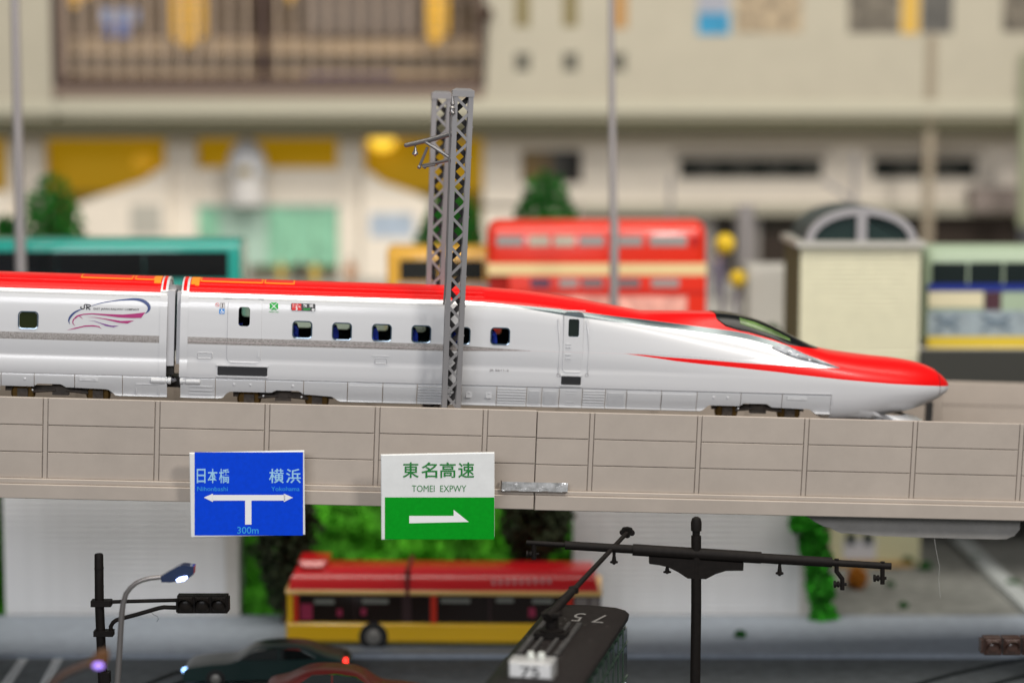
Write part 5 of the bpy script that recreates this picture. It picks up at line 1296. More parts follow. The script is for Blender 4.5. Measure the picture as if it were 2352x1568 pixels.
def car(label, xl, xr, ytop, ybase, Y, colr, cat="car", headl=None, taill=None, flip=False, rise=.62, group=None):
    F = horiz_frame((at(xl, 1500, Y).x, Y, 0), 0); L = at(xr, 1500, Y).x - at(xl, 1500, Y).x; Hh = at(600, ytop + 14, Y).z
    t = thing("parked_car", label, cat, (L / 2, .6, 0), F, group=group); wd = 1.1
    side = [(0, .30), (.02, .50), (.16, .60), (.30, .66), (.42, .92), (.55, 1.0), (.72, .985), (.86, .80), (.97, .70), (1.0, .5), (.99, .25)]
    if flip: side = [(1 - a, b) for a, b in side][::-1]
    rows = []; n = 10
    P_ = [(a * L, b * Hh) for a, b in side]
    tx = [(i, p[0]) for i, p in enumerate(P_)]; tzz = [(i, p[1]) for i, p in enumerate(P_)]
    C_ = [(sinterp(tx, k / 4), sinterp(tzz, k / 4)) for k in range(4 * (len(P_) - 1) + 1)]
    for j in range(n + 1):
        g = -1 + 2 * j / n; rows.append([(x, wd / 2 + g * wd / 2 * (1 - .16 * max(0, (z / Hh - .6)) / .4), .22 + (z - .22) * (1 - .10 * abs(g)**4)) for x, z in C_])
    mm = MB().grid(rows); 
    for j in (0, n):   # sides down to the sill
        r = rows[j]; b0 = len(mm.v); m_ = len(r); mm.v += [Vector(p) for p in r] + [Vector((p[0], p[1], .18)) for p in r]
        for i in range(m_ - 1):
            q = [b0 + i, b0 + i + 1, b0 + m_ + i + 1, b0 + m_ + i]; mm.face(q[::-1] if j == 0 else q)
    mm.f = [f[::-1] if False else f for f in mm.f]
    part("body", mm, colr, t, smooth=50)
    def X(f): return (1 - f if flip else f) * L
    win = [(X(.33), Hh * .68), (X(.44), Hh * .90), (X(.55), Hh * .955), (X(.70), Hh * .94), (X(.80), Hh * .72)]
    gls = M("car_glass", (.008, .012, .012), .06, coat=1)
    yy = wd / 2 - wd / 2 * (1 - .16 * .5) - .02
    mid = X(.58); l_ = [p for p in win if (p[0] < mid)]; r2 = [p for p in win if p[0] >= mid]
    part("side_window", MB().prism(win, yy, yy + .08), gls, t); part("window_pillar", MB().box(mid - .02, mid + .02, yy - .006, yy + .05, Hh * .68, Hh * .95), colr, t)
    for f in (.2, .8): wheel(t, (X(f), -.02, .22), .21, .14)
    if headl: part("headlight", MB().ball((X(.015), .08, Hh * .42), .075), headl, t)
    if taill: part("tail_light", MB().box(X(.985) - .05, X(.985) + .03, .0, .12, Hh * .56, Hh * .72), taill, t)
    return t
car("dark green saloon car with a glowing blue headlight, in front of the yellow bus", 418, 800, 1472, 0, 45.2, M("car_dark_green", (.008, .028, .026), .35, coat=.25), headl=M("led_car_blue", (.2, .4, 1), .3, emit=(.3, .55, 1), es=5), taill=M("tail_red_glow", (.8, .02, .02), .3, emit=(1, .03, .02), es=3.5), group="parked cars on the street")
car("dark red car at the bottom edge, only its roof showing, below the yellow bus", 600, 985, 1530, 0, 42.6, M("car_dark_red", (.12, .014, .012), .4, coat=.2), flip=True, group="parked cars on the street")

# ------------------------------------------------------------------ upper plaza: buses, kiosk, people, trees, lamps
def fbox(t, name, x0, x1, y0, y1, Z, dep, mat, label=None, prot=0, ch=None):
    a, b = at(x0, y1, Z), at(x1, y0, Z); mm = MB()
    if ch: mm.cbox(a.x, b.x, Z - prot, Z + dep, a.z, b.z, ch)
    else: mm.box(a.x, b.x, Z - prot, Z + dep, a.z, b.z)
    return part(name, mm, mat, t, smooth=40, label=label)
# -- red double decker
ZD = 56.5
rb = M("decker_red", (.66, .025, .008), .3, coat=.5); rbd = M("decker_red_dark", (.42, .006, .004), .45); crmd = M("decker_cream", (.72, .55, .28), .45)
a = at(1118, 770, ZD); b_ = at(1624, 770, ZD); t = thing("double_decker_bus", "red double decker bus with a cream band behind the train's sloping roof", "bus", ((a.x + b_.x) / 2, ZD + .8, PZ))
a0, a1 = at(1118, 600, ZD), at(1624, 508, ZD)
def oct_body(t, name, x0, x1, z0, z1, Y, dep, mat, r=.12, rt=.3, sm=40):
    pts = [(Y, z0), (Y, z1 - rt), (Y + rt * .12, z1 - rt * .55), (Y + rt * .45, z1 - rt * .15), (Y + rt, z1), (Y + dep - rt, z1), (Y + dep - rt * .4, z1 - rt * .2), (Y + dep, z1 - rt), (Y + dep, z0)]
    n = len(pts); st = [(x0, r), (x0 + r * .3, r * .35), (x0 + r, 0), (x1 - r, 0), (x1 - r * .3, r * .35), (x1, r)]
    rows = []
    cy, = (Y + dep / 2,)
    for x, d in st: rows.append([(x, cy + (y - cy) * (1 - d / dep * 2), z - (d if z > z0 + .01 and z > z1 - rt else 0)) for y, z in pts])
    mm = MB(); b0 = 0; mm.v = [Vector(p) for r2 in rows for p in r2]
    for i in range(len(rows) - 1):
        for j in range(n - 1): mm.face([i * n + j, (i + 1) * n + j, (i + 1) * n + j + 1, i * n + j + 1])
    mm.face(list(range(n - 1, -1, -1))[::-1][::-1]); mm.face([(len(rows) - 1) * n + j for j in range(n)])
    mm.face([0 + i * n for i in range(len(rows))][::-1] + [i * n + n - 1 for i in range(len(rows))])
    return part(name, mm, mat, t, smooth=sm)
zb1 = at(1300, 605, ZD).z; zb0 = at(1300, 632, ZD).z; zroof = at(1300, 507, ZD).z
oct_body(t, "upper_body", a0.x, a1.x, zb1, zroof, ZD, 1.55, rb, r=.25, rt=.45)
fbox(t, "cream_band", 1120, 1623, 605, 632, ZD - .01, 1.57, crmd)
oct_body(t, "lower_body", at(1168, 700, ZD).x, at(1622, 700, ZD).x, PZ + .2, zb0, ZD + .0, 1.55, rb, r=.04, rt=.02)
fbox(t, "rear_platform", 1122, 1190, 633, 760, ZD + .35, 1.1, rbd)
for x in (1140, 1158): fbox(t, "platform_pole", x, x + 4, 633, 760, ZD + .05, .05, rb)
wl = M("window_lit_cream", (.45, .42, .34), .3); wdk = M("window_dusk", (.17, .16, .17), .15, coat=.5); wg = M("window_grey", (.30, .29, .28), .2, coat=.4)
for i, (x0, x1) in enumerate(((1140, 1202), (1214, 1262), (1272, 1320), (1330, 1388), (1420, 1476), (1492, 1578), (1586, 1606))): fbox(t, "window", x0, x1, 541, 566, ZD, .05, (wg, wl, wl, wg, wg, wg, rbd)[i], prot=.02, ch=.012)
for i, (x0, x1) in enumerate(((1218, 1264), (1284, 1328), (1336, 1386), (1402, 1470), (1496, 1560))): fbox(t, "window", x0, x1, 640, 660, ZD, .05, (M("window_violet", (.09, .07, .11), .2), wg, wdk, wdk, wg)[i], prot=.02, ch=.012)
fbox(t, "advert_board", 1240, 1578, 680, 720, ZD, .02, M("advert_pink", (.72, .33, .27), .5, var=.5, scale=2.2), prot=.02)
fbox(t, "waist_rail", 1190, 1622, 668, 672, ZD, .02, rbd, prot=.03)
for x in (1260, 1520): wheel(t, (at(x, 750, ZD).x, ZD - .05, PZ + .33), .33)
# -- yellow single decker behind the masts
ZY = 57.8; yb = M("bus_orange_yellow", (.62, .33, .03), .4, coat=.3)
a = at(888, 600, ZY); b_ = at(1300, 600, ZY); t = thing("bus", "yellow bus with dark windows half hidden by the lattice masts", "bus", ((a.x + b_.x) / 2, ZY + .8, PZ))
oct_body(t, "body", a.x, b_.x, PZ + .2, at(1000, 568, ZY).z, ZY, 1.5, yb, r=.1, rt=.25)
for x0, x1 in ((918, 1010), (1016, 1112), (1118, 1200)): fbox(t, "window", x0, x1, 597, 645, ZY, .05, busglass, prot=.02, ch=.012)
fbox(t, "skirt_band", 912, 1300, 650, 700, ZY, .05, M("bus_mauve_grey", (.30, .27, .29), .5), prot=.03)
for x in (960, 1230): wheel(t, (at(x, 750, ZY).x, ZY - .05, PZ + .33), .33)
# -- teal bus
ZT2 = 55.0; tealb = M("bus_teal", (.008, .27, .22), .3, coat=.5); pbg = M("bus_black_glass", (.008, .009, .010), .12, coat=.6)
a = at(-260, 600, ZT2); b_ = at(552, 600, ZT2); t = thing("bus", "teal green bus with a long black window band at the left edge", "bus", ((a.x + b_.x) / 2, ZT2 + .8, PZ))
oct_body(t, "body", a.x, b_.x, PZ + .2, at(200, 550, ZT2).z, ZT2, 1.6, tealb, r=.08, rt=.3)
for x0, x1 in ((-240, -60), (-58, 130), (132, 330), (332, 524)): fbox(t, "window", x0, x1, 578, 640, ZT2, .05, pbg, prot=.02, ch=.012)
for x in (-120, 380): wheel(t, (at(x, 750, ZT2).x, ZT2 - .05, PZ + .33), .33)
# -- green roofed bus at the right
ZG = 55.2; gb = M("bus_pale_green", (.30, .38, .27), .45, coat=.1); a = at(2126, 700, ZG); b_ = at(2600, 700, ZG)
t = thing("bus", "pale green roofed bus with blue stripe and yellow lower band at the right edge", "bus", ((a.x + b_.x) / 2, ZG + .8, PZ))
zt_ = at(2200, 566, ZG).z
oct_body(t, "body", a.x, b_.x, PZ + .16, zt_, ZG, 1.6, gb, r=.22, rt=.4)
for x0, x1 in ((2140, 2222), (2225, 2303), (2306, 2420)): fbox(t, "window", x0, x1, 603, 652, ZG, .05, M("bus_glass_green", (.012, .018, .018), .3, spec=.2), prot=.02, ch=.012)
fbox(t, "blue_stripe", 2130, 2420, 652, 668, ZG, .03, M("stripe_blue", (.01, .025, .22), .4), prot=.025)
fbox(t, "cream_panel", 2132, 2258, 670, 705, ZG, .03, M("panel_cream", (.62, .56, .38), .5), prot=.025)
fbox(t, "dark_door", 2260, 2300, 670, 712, ZG, .03, M("door_maroon", (.06, .02, .03), .5), prot=.025)
fbox(t, "grey_panel", 2130, 2420, 713, 772, ZG, .03, M("panel_grey_blue", (.26, .31, .34), .5, var=.25, scale=3), prot=.025)
for (x0, y0, x1, y1) in ((2150, 725, 2200, 755), (2200, 725, 2150, 755), (2255, 725, 2320, 755), (2320, 725, 2255, 755)):
    p, q = at(x0, y0, ZG), at(x1, y1, ZG); part("pattern_bar", MB().tube([(p.x, ZG - .04, p.z), (q.x, ZG - .04, q.z)], .05, 6), M("pattern_navy", (.13, .18, .23), .5), t)
fbox(t, "yellow_band", 2128, 2420, 772, 810, ZG, .05, M("band_yellow", (.55, .40, .03), .4), prot=.04, ch=.03)
for x in (2440, 2560): wheel(t, (at(x, 800, ZG).x, ZG - .05, PZ + .33), .33)

# -- kiosk tower with round glass roof
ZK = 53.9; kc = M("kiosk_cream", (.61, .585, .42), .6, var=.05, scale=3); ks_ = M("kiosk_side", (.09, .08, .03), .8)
a, b_ = at(1836, 800, ZK), at(2110, 800, ZK); kz = at(1970, 568, ZK).z
t = thing("kiosk_tower", "cream boarded tower with arched glass roof behind the train's nose", "building", ((a.x + b_.x) / 2, ZK + 1.5, PZ))
part("wall", MB().box(a.x, b_.x, ZK + .05, ZK + 3.0, PZ + .001, kz).box(a.x, b_.x, ZK, 53.995, PZ - .9, PZ), kc, t)
n = 22; h = (kz - PZ) / n
for k in range(n): part("board", MB().add([(a.x, ZK, PZ + k * h), (b_.x, ZK, PZ + k * h), (b_.x, ZK + .04, PZ + k * h + h), (a.x, ZK + .04, PZ + k * h + h), (a.x, ZK + .06, PZ + k * h), (b_.x, ZK + .06, PZ + k * h)], [(0, 1, 2, 3), (0, 4, 5, 1)]), kc, t, smooth=None)
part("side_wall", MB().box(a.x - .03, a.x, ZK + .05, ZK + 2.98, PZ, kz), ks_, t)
gk2 = M("arch_grey", (.33, .32, .33), .4, metal=.2)
part("cornice", MB().box(a.x - .12, b_.x + .1, ZK - .12, ZK + 3.1, kz, kz + .16), M("cornice_grey", (.42, .41, .37), .5), t)
c_ = at(1978, 566, ZK); rr0 = (at(2105, 566, ZK).x - at(1850, 566, ZK).x) / 2; Hh_ = at(1978, 476, ZK).z - kz - .16
def arc(y, r, hh): return [(c_.x + r * math.cos(math.pi * k / 20), y, kz + .16 + hh * math.sin(math.pi * k / 20)) for k in range(21)]
rows = [arc(ZK - .05, rr0, Hh_), arc(ZK - .05, rr0 - .2, Hh_ - .2), arc(ZK + .1, rr0 - .2, Hh_ - .2)]
part("arch_rim", MB().grid([arc(ZK + .12, rr0, Hh_)] + rows), gk2, t, smooth=50)
part("vault", MB().grid([arc(ZK + .12, rr0, Hh_), arc(ZK + 2.9, rr0, Hh_)]), M("vault_slate", (.05, .065, .065), .6, spec=.2), t, smooth=50)
part("vault_back", MB().add(arc(ZK + 2.9, rr0, Hh_), [tuple(range(21))]), gk2, t)
dk = M("arch_glass", (.02, .035, .033), .15, coat=.4)
ar = arc(ZK + .05, rr0 - .21, Hh_ - .21); part("arch_pane", MB().add([p for p in ar if p[0] > c_.x], [tuple(range(len([p for p in ar if p[0] > c_.x])))]), dk, t)
q = [p for p in ar if p[0] <= c_.x + .01]; part("arch_pane", MB().add(q, [tuple(range(len(q)))]), dk, t)
for p0_ in (1,):
    part("arch_panel_base", MB().add([ar[0], ar[-1], (c_.x, ZK + .05, ar[10][2])], [(0, 2, 1)]), dk, t)
part("mullion", MB().box(c_.x - .13, c_.x + .13, ZK - .06, ZK + .08, kz + .16, kz + .16 + Hh_ - .1), gk2, t)
# -- small cream house low down under the viaduct
ZH = 60.5; g0 = ground(2010, 1296, .1); ZH = g0.y; hy = M("house_cream", (.62, .60, .38), .6, var=.05)
t = thing("small_house", "small cream yellow house with white door seen under the viaduct", "building", (at(2010, 1290, ZH).x, ZH + 1, .1))
a, b_ = at(1906, 1290, ZH), at(2112, 1290, ZH); part("wall", MB().box(a.x, b_.x, ZH, ZH + 2, .1, 2.3), hy, t)
part("roof", MB().box(a.x - .1, b_.x + .1, ZH - .15, ZH + 2.1, 2.3, 2.42), M("house_roof", (.3, .28, .25), .7), t)
fbox(t, "door", 1936, 2012, 1236, 1285, ZH, .03, M("door_white", (.62, .62, .66), .5), prot=.03)
for x0, x1 in ((1944, 1965), (1983, 2004)): fbox(t, "window", x0, x1, 1222, 1250, ZH, .03, dk, prot=.05)
fbox(t, "doorstep", 1920, 2092, 1288, 1304, ZH, .1, M("step_orange", (.50, .30, .10), .7), prot=.3)

# -- pale block left of the kiosk and grey posts
lb = M("block_pale", (.48, .47, .43), .7, var=.06)
a, b_ = at(1716, 800, 60), at(1832, 600, 60); t = thing("stone_block", "pale grey block standing left of the cream kiosk tower", "wall", ((a.x + b_.x) / 2, 60.5, PZ)); part("block", MB().cbox(a.x, b_.x, 60, 61.5, PZ, at(1780, 612, 60).z, .05), lb, t); part("base_course", MB().box(a.x - .05, b_.x + .05, 59.94, 61.6, PZ, PZ + .25), lb, t)
q = ground(1775, 742, PZ); p = Vector((q.x, 57.0, PZ)); solo("shrub", clump((at(1772, 740, 57).x, 57, PZ + .22), (.25, .25, .22), 350, .05, 91), leafg, "tiny green shrub left of the cream tower above the windscreen", "shrub", (at(1772, 740, 57).x, 57, PZ), smooth=None)
pg = M("pole_grey", (.30, .28, .28), .45, metal=.3)
def lamp_pole(label, x, y0, y1, Z, r0, r1, base_z=PZ, extra=None, bend=0, grp="grey poles on the plaza"):
    p0, p1 = at(x + bend, y1, Z), at(x, y0, Z); t = thing("lamp_post", label, "lamp post", (p0.x, Z, base_z), group=grp)
    zt_ = p1.z; part("pole", MB().tube([(p0.x, Z, base_z), (p0.x, Z, base_z + (zt_ - base_z) * .35), (p0.x * .75 + p1.x * .25, Z, base_z + (zt_ - base_z) * .36), (p1.x, Z, zt_)], [r0, r0 * .95, (r0 + r1) / 2, r1], 12), pg, t)
    part("base", MB().lathe((p0.x, Z, base_z), [(r0 * 2, 0), (r0 * 2, .08), (r0 * 1.2, .16), (r0, .3)], 'z', 12), pg, t); return t, p1
t, p1 = lamp_pole("tall grey pole at the left edge in front of the teal bus", 33, -60, 620, 53.6, .145, .11, bend=15)
part("head", MB().box(p1.x - .5, p1.x + .1, 53.5, 53.7, p1.z, p1.z + .1), pg, t)
t, p1 = lamp_pole("tall slim grey pole in front of the red double decker bus", 1403, -60, 690, 53.8, .125, .075, bend=7)
part("head", MB().box(p1.x - .1, p1.x + .5, 53.7, 53.9, p1.z, p1.z + .1), pg, t)
t, p1 = lamp_pole("thin grey lamp post with a short arm rising behind the tower's round roof", 1963, 350, 600, 70, .10, .07)
part("arm", MB().tube([at(1961, 465, 70), at(1930, 440, 70), at(1890, 415, 70)], .07, 8), pg, t)
lamp_pole("thin grey post above the double decker bus, left of the long window strip", 1540, 400, 600, 72, .09, .07)
t, p1 = lamp_pole("grey pillar like post between the yellow balls and the tower", 1712, 470, 640, 68, .3, .3)
# yellow balls on little posts
yb_ = M("ball_yellow", (.70, .47, .01), .4)
for (x, y, r, lab) in ((1665, 560, 27, "upper yellow ball right of the double decker bus"), (1695, 640, 23, "lower yellow ball right of the double decker bus")):
    Z = 60.0; c = at(x, y, Z); R_ = r / 4900 * Z; t = thing("ball_lamp", lab, "ball lamp", (c.x, Z, PZ), group="yellow balls on thin posts"); part("ball", MB().ball(c, R_ * .9), yb_, t); part("stem", MB().tube([(c.x - .05, Z, PZ), (c.x - .05, Z, c.z - R_ * .8)], .05, 8), M("stem_violet", (.12, .10, .16), .6), t)
# -- small figures standing on the plaza
SKEL = [((0, 0, .50), .10), ((0, 0, .62), .095), ((0, 0, .78), .105), ((0, 0, .86), .045), ((0, -.01, .93), .062), ((0, 0, .985), .05),
        ((.05, 0, .47), .068), ((.055, -.02, .27), .05), ((.06, .0, .05), .034), ((.06, -.06, .02), .03),
        ((-.05, 0, .47), .068), ((-.06, .02, .27), .05), ((-.065, .03, .05), .034), ((-.065, -.03, .02), .03),
        ((.115, 0, .80), .042), ((.15, .01, .64), .032), ((.14, -.05, .50), .025), ((-.115, 0, .80), .042), ((-.15, .01, .64), .032), ((-.14, -.06, .52), .025)]
EDG = [(0, 1), (1, 2), (2, 3), (3, 4), (4, 5), (0, 6), (6, 7), (7, 8), (8, 9), (0, 10), (10, 11), (11, 12), (12, 13), (2, 14), (14, 15), (15, 16), (2, 17), (17, 18), (18, 19)]
def figure_mesh():
    me = bpy.data.meshes.new("body"); hgt = 1.18; me.from_pydata([tuple(c * hgt for c in p) for p, r in SKEL], EDG, []); o = bpy.data.objects.new("body", me); sc.collection.objects.link(o)
    sk = o.modifiers.new("s", 'SKIN'); o.modifiers.new("d", 'SUBSURF').levels = 1
    for v, (p, r) in zip(me.skin_vertices[0].data, SKEL): v.radius = (r * hgt * .8, r * hgt * .8)
    me.skin_vertices[0].data[0].use_root = True
    dg = bpy.context.evaluated_depsgraph_get(); m2 = bpy.data.meshes.new_from_object(o.evaluated_get(dg)); bpy.data.objects.remove(o); return m2
FM = figure_mesh()
for (x, Z, zz, colr, hair, lab, sc_) in ((692, 71, PZ, (.05, .05, .05), (.05, .04, .03), "small figure in black in front of the mint green glass, between two yellow ones", 1.0), (722, 70.5, PZ, (.62, .43, .05), (.05, .04, .03), "small figure in yellow, right of the one in black", .95), (645, 71.5, PZ, (.60, .45, .10), (.3, .25, .1), "small figure in yellow, left of the one in black", .9),
        (805, 70, PZ, (.45, .20, .08), (.1, .05, .03), "small figure in rust brown left of the yellow bus", 1.05), (1648, 69, PZ, (.15, .13, .19), (.04, .03, .04), "small figure in violet grey beside the upper yellow ball", 1.25), (1716, 62, PZ, (.20, .20, .27), (.05, .04, .04), "small figure in blue grey beside the lower yellow ball", 1.1), (560, 69, PZ, (.55, .54, .5), (.3, .28, .25), "small pale figure at the end of the teal bus", 1.15)):
    X = at(x, 600, Z).x; t = thing("person", lab, "person", (X, Z, zz), group="small figures standing on the plaza")
    m2 = FM.copy(); m2.materials.clear(); m2.materials.append(M("cloth_%d" % x, colr, .7)); skn = M("skin", (.45, .27, .19), .6); m2.materials.append(skn)
    for p_ in m2.polygons:
        c = p_.center
        if c.z > 1.18 * .865 or (abs(c.x) > .12 and c.z < 1.18 * .55 and c.z > .4): p_.material_index = 1
    m2.shade_smooth(); o = bpy.data.objects.new("body", m2); sc.collection.objects.link(o); o.parent = t.o; o.scale = (sc_,) * 3
    hr = MB().lathe((X, Z + .01, zz + 1.18 * .975 * sc_), [(.06, -.05), (.068, 0), (.045, .045), (.01, .06)], 'z', 12); part("hair", hr, M("hair_%d" % x, hair, .8), t)
# -- trees on the plaza
p = at(118, 500, 63); tree("conifer", "dark green rounded tree behind the teal bus at the left", (p.x, 63, PZ), at(118, 398, 63).z - PZ, 1.35, leafg, 31, cone=2, n=3000, leaf=.07, group="green trees on the plaza", rf=.9)
p = at(12, 500, 64); tree("conifer", "low dark green bush tree at the very left edge", (p.x, 64, PZ), at(12, 478, 64).z - PZ, .6, leafg, 32, n=1800, leaf=.07, group="green trees on the plaza", rf=.9)
p = at(1035, 500, 64); tree("conifer", "dark green conical tree right behind the two masts", (p.x, 64, PZ), at(1035, 425, 64).z - PZ, 1.5, leafg, 33, cone=True, n=5200, leaf=.075, group="green trees on the plaza", rf=.92)
p = at(1255, 500, 64); tree("conifer", "pointed green conifer above the left end of the red double decker", (p.x, 64, PZ), at(1250, 388, 64).z - PZ, 1.75, leafg, 34, cone=True, n=5600, leaf=.075, group="green trees on the plaza", rf=.93)

# ------------------------------------------------------------------ station building at the back
ZU, ZB = 74.0, 77.0
up = M("station_upper_wall", (.45, .415, .325), .7, var=.04, scale=1.5); upl = M("station_ledge", (.50, .475, .37), .6); lo = M("station_lower_wall", (.84, .76, .65), .7, var=.04, scale=1.2)
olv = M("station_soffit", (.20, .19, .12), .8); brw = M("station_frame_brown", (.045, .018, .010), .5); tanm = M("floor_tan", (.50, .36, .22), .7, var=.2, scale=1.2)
t = thing("station_building", "large beige station building with a wide brown framed window at the top left", "building", (0, ZB + 2, PZ))
# upper storey: wall around the big opening
fbox(t, "upper_wall", -400, 122, -500, 272, ZU, 1.2, up); fbox(t, "upper_wall", 1112, 2900, -500, 272, ZU, 1.2, up)
fbox(t, "upper_wall", 122, 1112, 202, 272, ZU, 1.2, up); fbox(t, "upper_wall", 122, 1112, -500, -160, ZU, 1.2, up)
fbox(t, "ledge", -400, 2900, 232, 262, ZU, .2, upl, prot=.18, ch=.05)
fbox(t, "sill", 122, 1112, 200, 226, ZU, .3, M("sill_mauve", (.23, .17, .13), .6), prot=.08, ch=.03)
# interior behind the lattice
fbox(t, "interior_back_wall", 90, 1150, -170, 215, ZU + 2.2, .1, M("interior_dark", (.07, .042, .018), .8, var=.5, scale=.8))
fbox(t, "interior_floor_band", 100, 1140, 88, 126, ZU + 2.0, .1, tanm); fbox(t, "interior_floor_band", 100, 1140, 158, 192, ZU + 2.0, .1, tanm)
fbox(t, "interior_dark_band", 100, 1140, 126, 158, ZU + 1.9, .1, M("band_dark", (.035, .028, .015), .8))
fbox(t, "blue_screen", 232, 318, 20, 52, ZU + 1.5, .1, M("screen_pale_blue", (.25, .36, .62), .5)); fbox(t, "blue_screen", 243, 308, 52, 84, ZU + 1.45, .1, M("screen_blue", (.01, .14, .55), .5))
yp = M("pennant_yellow", (.95, .52, .02), .6)
for (x0, x1, y1) in ((392, 470, 112), (978, 1030, 105), (150, 205, 20), (655, 690, 10)):
    a, b_ = at(x0, 0, ZU + 1.2), at(x1, -160, ZU + 1.2); c = at((x0 + x1) / 2 - 8, y1, ZU + 1.2); m_ = at(x0, y1 - 30, ZU + 1.2)
    part("pennant", MB().prism([(a.x, m_.z), (c.x, c.z), (b_.x, m_.z), (b_.x, b_.z), (a.x, b_.z)], ZU + 1.2, ZU + 1.26), yp, t)
fbox(t, "violet_sign", 700, 905, 170, 200, ZU + 1.2, .1, M("sign_violet", (.20, .15, .24), .6, var=.4, scale=2)); fbox(t, "grey_panel", 700, 960, -100, 78, ZU + 1.6, .1, M("panel_brown_grey", (.15, .12, .10), .6))
for (x0, x1) in ((122, 140), (1100, 1114)): fbox(t, "frame", x0, x1, -170, 204, ZU, .3, brw, prot=.05)
fbox(t, "frame", 122, 1112, 178, 201, ZU, .3, brw, prot=.06); fbox(t, "frame", 596, 612, -170, 200, ZU, .25, brw, prot=.07)
lat = M("lattice_pale", (.52, .40, .30), .5)
n_ = 26
for k in range(n_):
    x = 150 + k * 37.6; fbox(t, "mullion", x - 1.6, x + 1.6, -170, 180, ZU + .1, .12, lat)
for y in (-150, -75, -1, 70, 142): fbox(t, "transom", 124, 1110, y - 1.8, y + 1.8, ZU + .14, .12, M("lattice_dark", (.10, .06, .04), .5))
# soffit between storeys
p_ = at(0, 272, ZU).z; q_ = at(0, 268, ZU).z
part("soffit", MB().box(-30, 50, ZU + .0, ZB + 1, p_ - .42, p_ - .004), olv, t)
fbox(t, "shadow_line_strip", -400, 2900, 277, 296, ZU + .02, .2, M("shadow_line_olive", (.085, .08, .045), .8), prot=.22)  # added dark strip, the shadow line under the overhang put into its colour
fbox(t, "cornice", -400, 2900, 298, 318, ZU + 1.2, .3, M("cornice_beige", (.42, .38, .28), .6))
# little slot windows and vents on the right part of the upper wall
for x in (1200, 1310): fbox(t, "slot_window", x - 17, x + 17, -160, 62, ZU, .06, M("slot_olive", (.19, .15, .05), .4), prot=.03, ch=.02)
fbox(t, "slot_window", 1408, 1442, -160, 66, ZU, .06, M("slot_orange", (.42, .22, .06), .5), prot=.03, ch=.02)
for x in (1200, 1310, 1420): fbox(t, "vent", x - 17, x + 17, 122, 164, ZU, .06, M("vent_grey", (.10, .095, .07), .5), prot=.03, ch=.03)
# posters / windows at the top right
pp = M("poster_print", (.36, .28, .18), .5, var=.7, scale=1.8); pdk = M("poster_dark", (.14, .12, .09), .5, var=.7, scale=2.2)
fbox(t, "poster", 1602, 1676, -150, 30, ZU, .05, M("poster_lilac", (.32, .33, .38), .5), prot=.03); fbox(t, "poster", 1602, 1676, 30, 80, ZU, .05, M("poster_blue", (.02, .25, .45), .5, var=.3, scale=2), prot=.035)
fbox(t, "poster", 1690, 1845, -150, 76, ZU, .05, pp, prot=.03); fbox(t, "poster", 1948, 2070, -150, 76, ZU, .05, pdk, prot=.03); fbox(t, "poster", 2070, 2114, -150, 78, ZU, .05, M("poster_yellow", (.62, .38, .06), .5), prot=.03)
fbox(t, "poster", 2114, 2192, -150, 76, ZU, .05, M("poster_charcoal", (.09, .085, .075), .5, var=.4, scale=2), prot=.03); fbox(t, "poster", 2302, 2480, -150, 74, ZU, .05, pdk, prot=.03)
fbox(t, "pilaster", 2116, 2150, 80, 700, ZU, .2, M("pilaster_taupe", (.30, .25, .18), .6), prot=.12); fbox(t, "pilaster", 2340, 2400, 120, 520, ZU - .5, .2, M("pilaster_green", (.25, .27, .17), .6))
# lower storey
zf = PZ
fbox(t, "lower_wall", 1110, 2900, 305, 480, ZB, .5, lo); fbox(t, "lower_wall", 1110, 1330, 470, 700, ZB, .5, lo)
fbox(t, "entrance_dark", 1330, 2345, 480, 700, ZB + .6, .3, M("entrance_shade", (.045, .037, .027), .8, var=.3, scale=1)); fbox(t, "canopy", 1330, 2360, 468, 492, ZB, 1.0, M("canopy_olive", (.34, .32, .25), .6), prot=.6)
fbox(t, "canopy_slab", 2235, 2600, 432, 486, ZB - 1.2, 1.2, M("canopy_taupe", (.22, .18, .16), .6))
fbox(t, "dark_opening", 2120, 2330, 492, 566, ZB + .1, .2, M("opening_brown", (.028, .018, .012), .8)); fbox(t, "dark_opening", 1745, 1830, 540, 640, ZB + .1, .2, M("opening_brown", (.028, .018, .012), .8))
fbox(t, "grey_column", 1585, 1640, 490, 700, ZB + .2, .4, M("column_grey", (.28, .26, .24), .6)); fbox(t, "grey_column", 1690, 1745, 490, 700, ZB + .2, .4, M("column_grey", (.28, .26, .24), .6))
def panes(x0, x1, y0, y1, n, mats_, frame_m):
    f = fbox(t, "window", x0, x1, y0, y1, ZB, .05, frame_m, prot=.05, ch=.03); w_ = (x1 - x0 - 8) / n
    for k in range(n):
        a, b_ = at(x0 + 4 + k * w_ + .5, y1 - 2, ZB), at(x0 + 4 + (k + 1) * w_ - .5, y0 + 2, ZB); part("pane", MB().box(a.x, b_.x, ZB - .07, ZB - .02, a.z, b_.z), mats_[k % len(mats_)], f)
pdk1, pdk2 = M("pane_black", (.015, .018, .014), .2), M("pane_grey", (.055, .055, .045), .25)
panes(1560, 1888, 364, 410, 8, [pdk1, pdk2], M("frame_shade", (.05, .045, .035), .5)); panes(2003, 2243, 364, 410, 5, [pdk1, pdk2], M("frame_shade", (.05, .045, .035), .5))
fbox(t, "window_hood", 1545, 1905, 346, 358, ZB, .1, M("hood_beige", (.40, .35, .28), .6), prot=.08); fbox(t, "window_hood", 1990, 2258, 346, 358, ZB, .1, M("hood_beige", (.40, .35, .28), .6), prot=.08)
panes(1198, 1336, 346, 420, 4, [M("pane_amber", (.20, .12, .02), .4), M("pane_amber2", (.16, .10, .03), .4), pdk2, pdk1], brw)
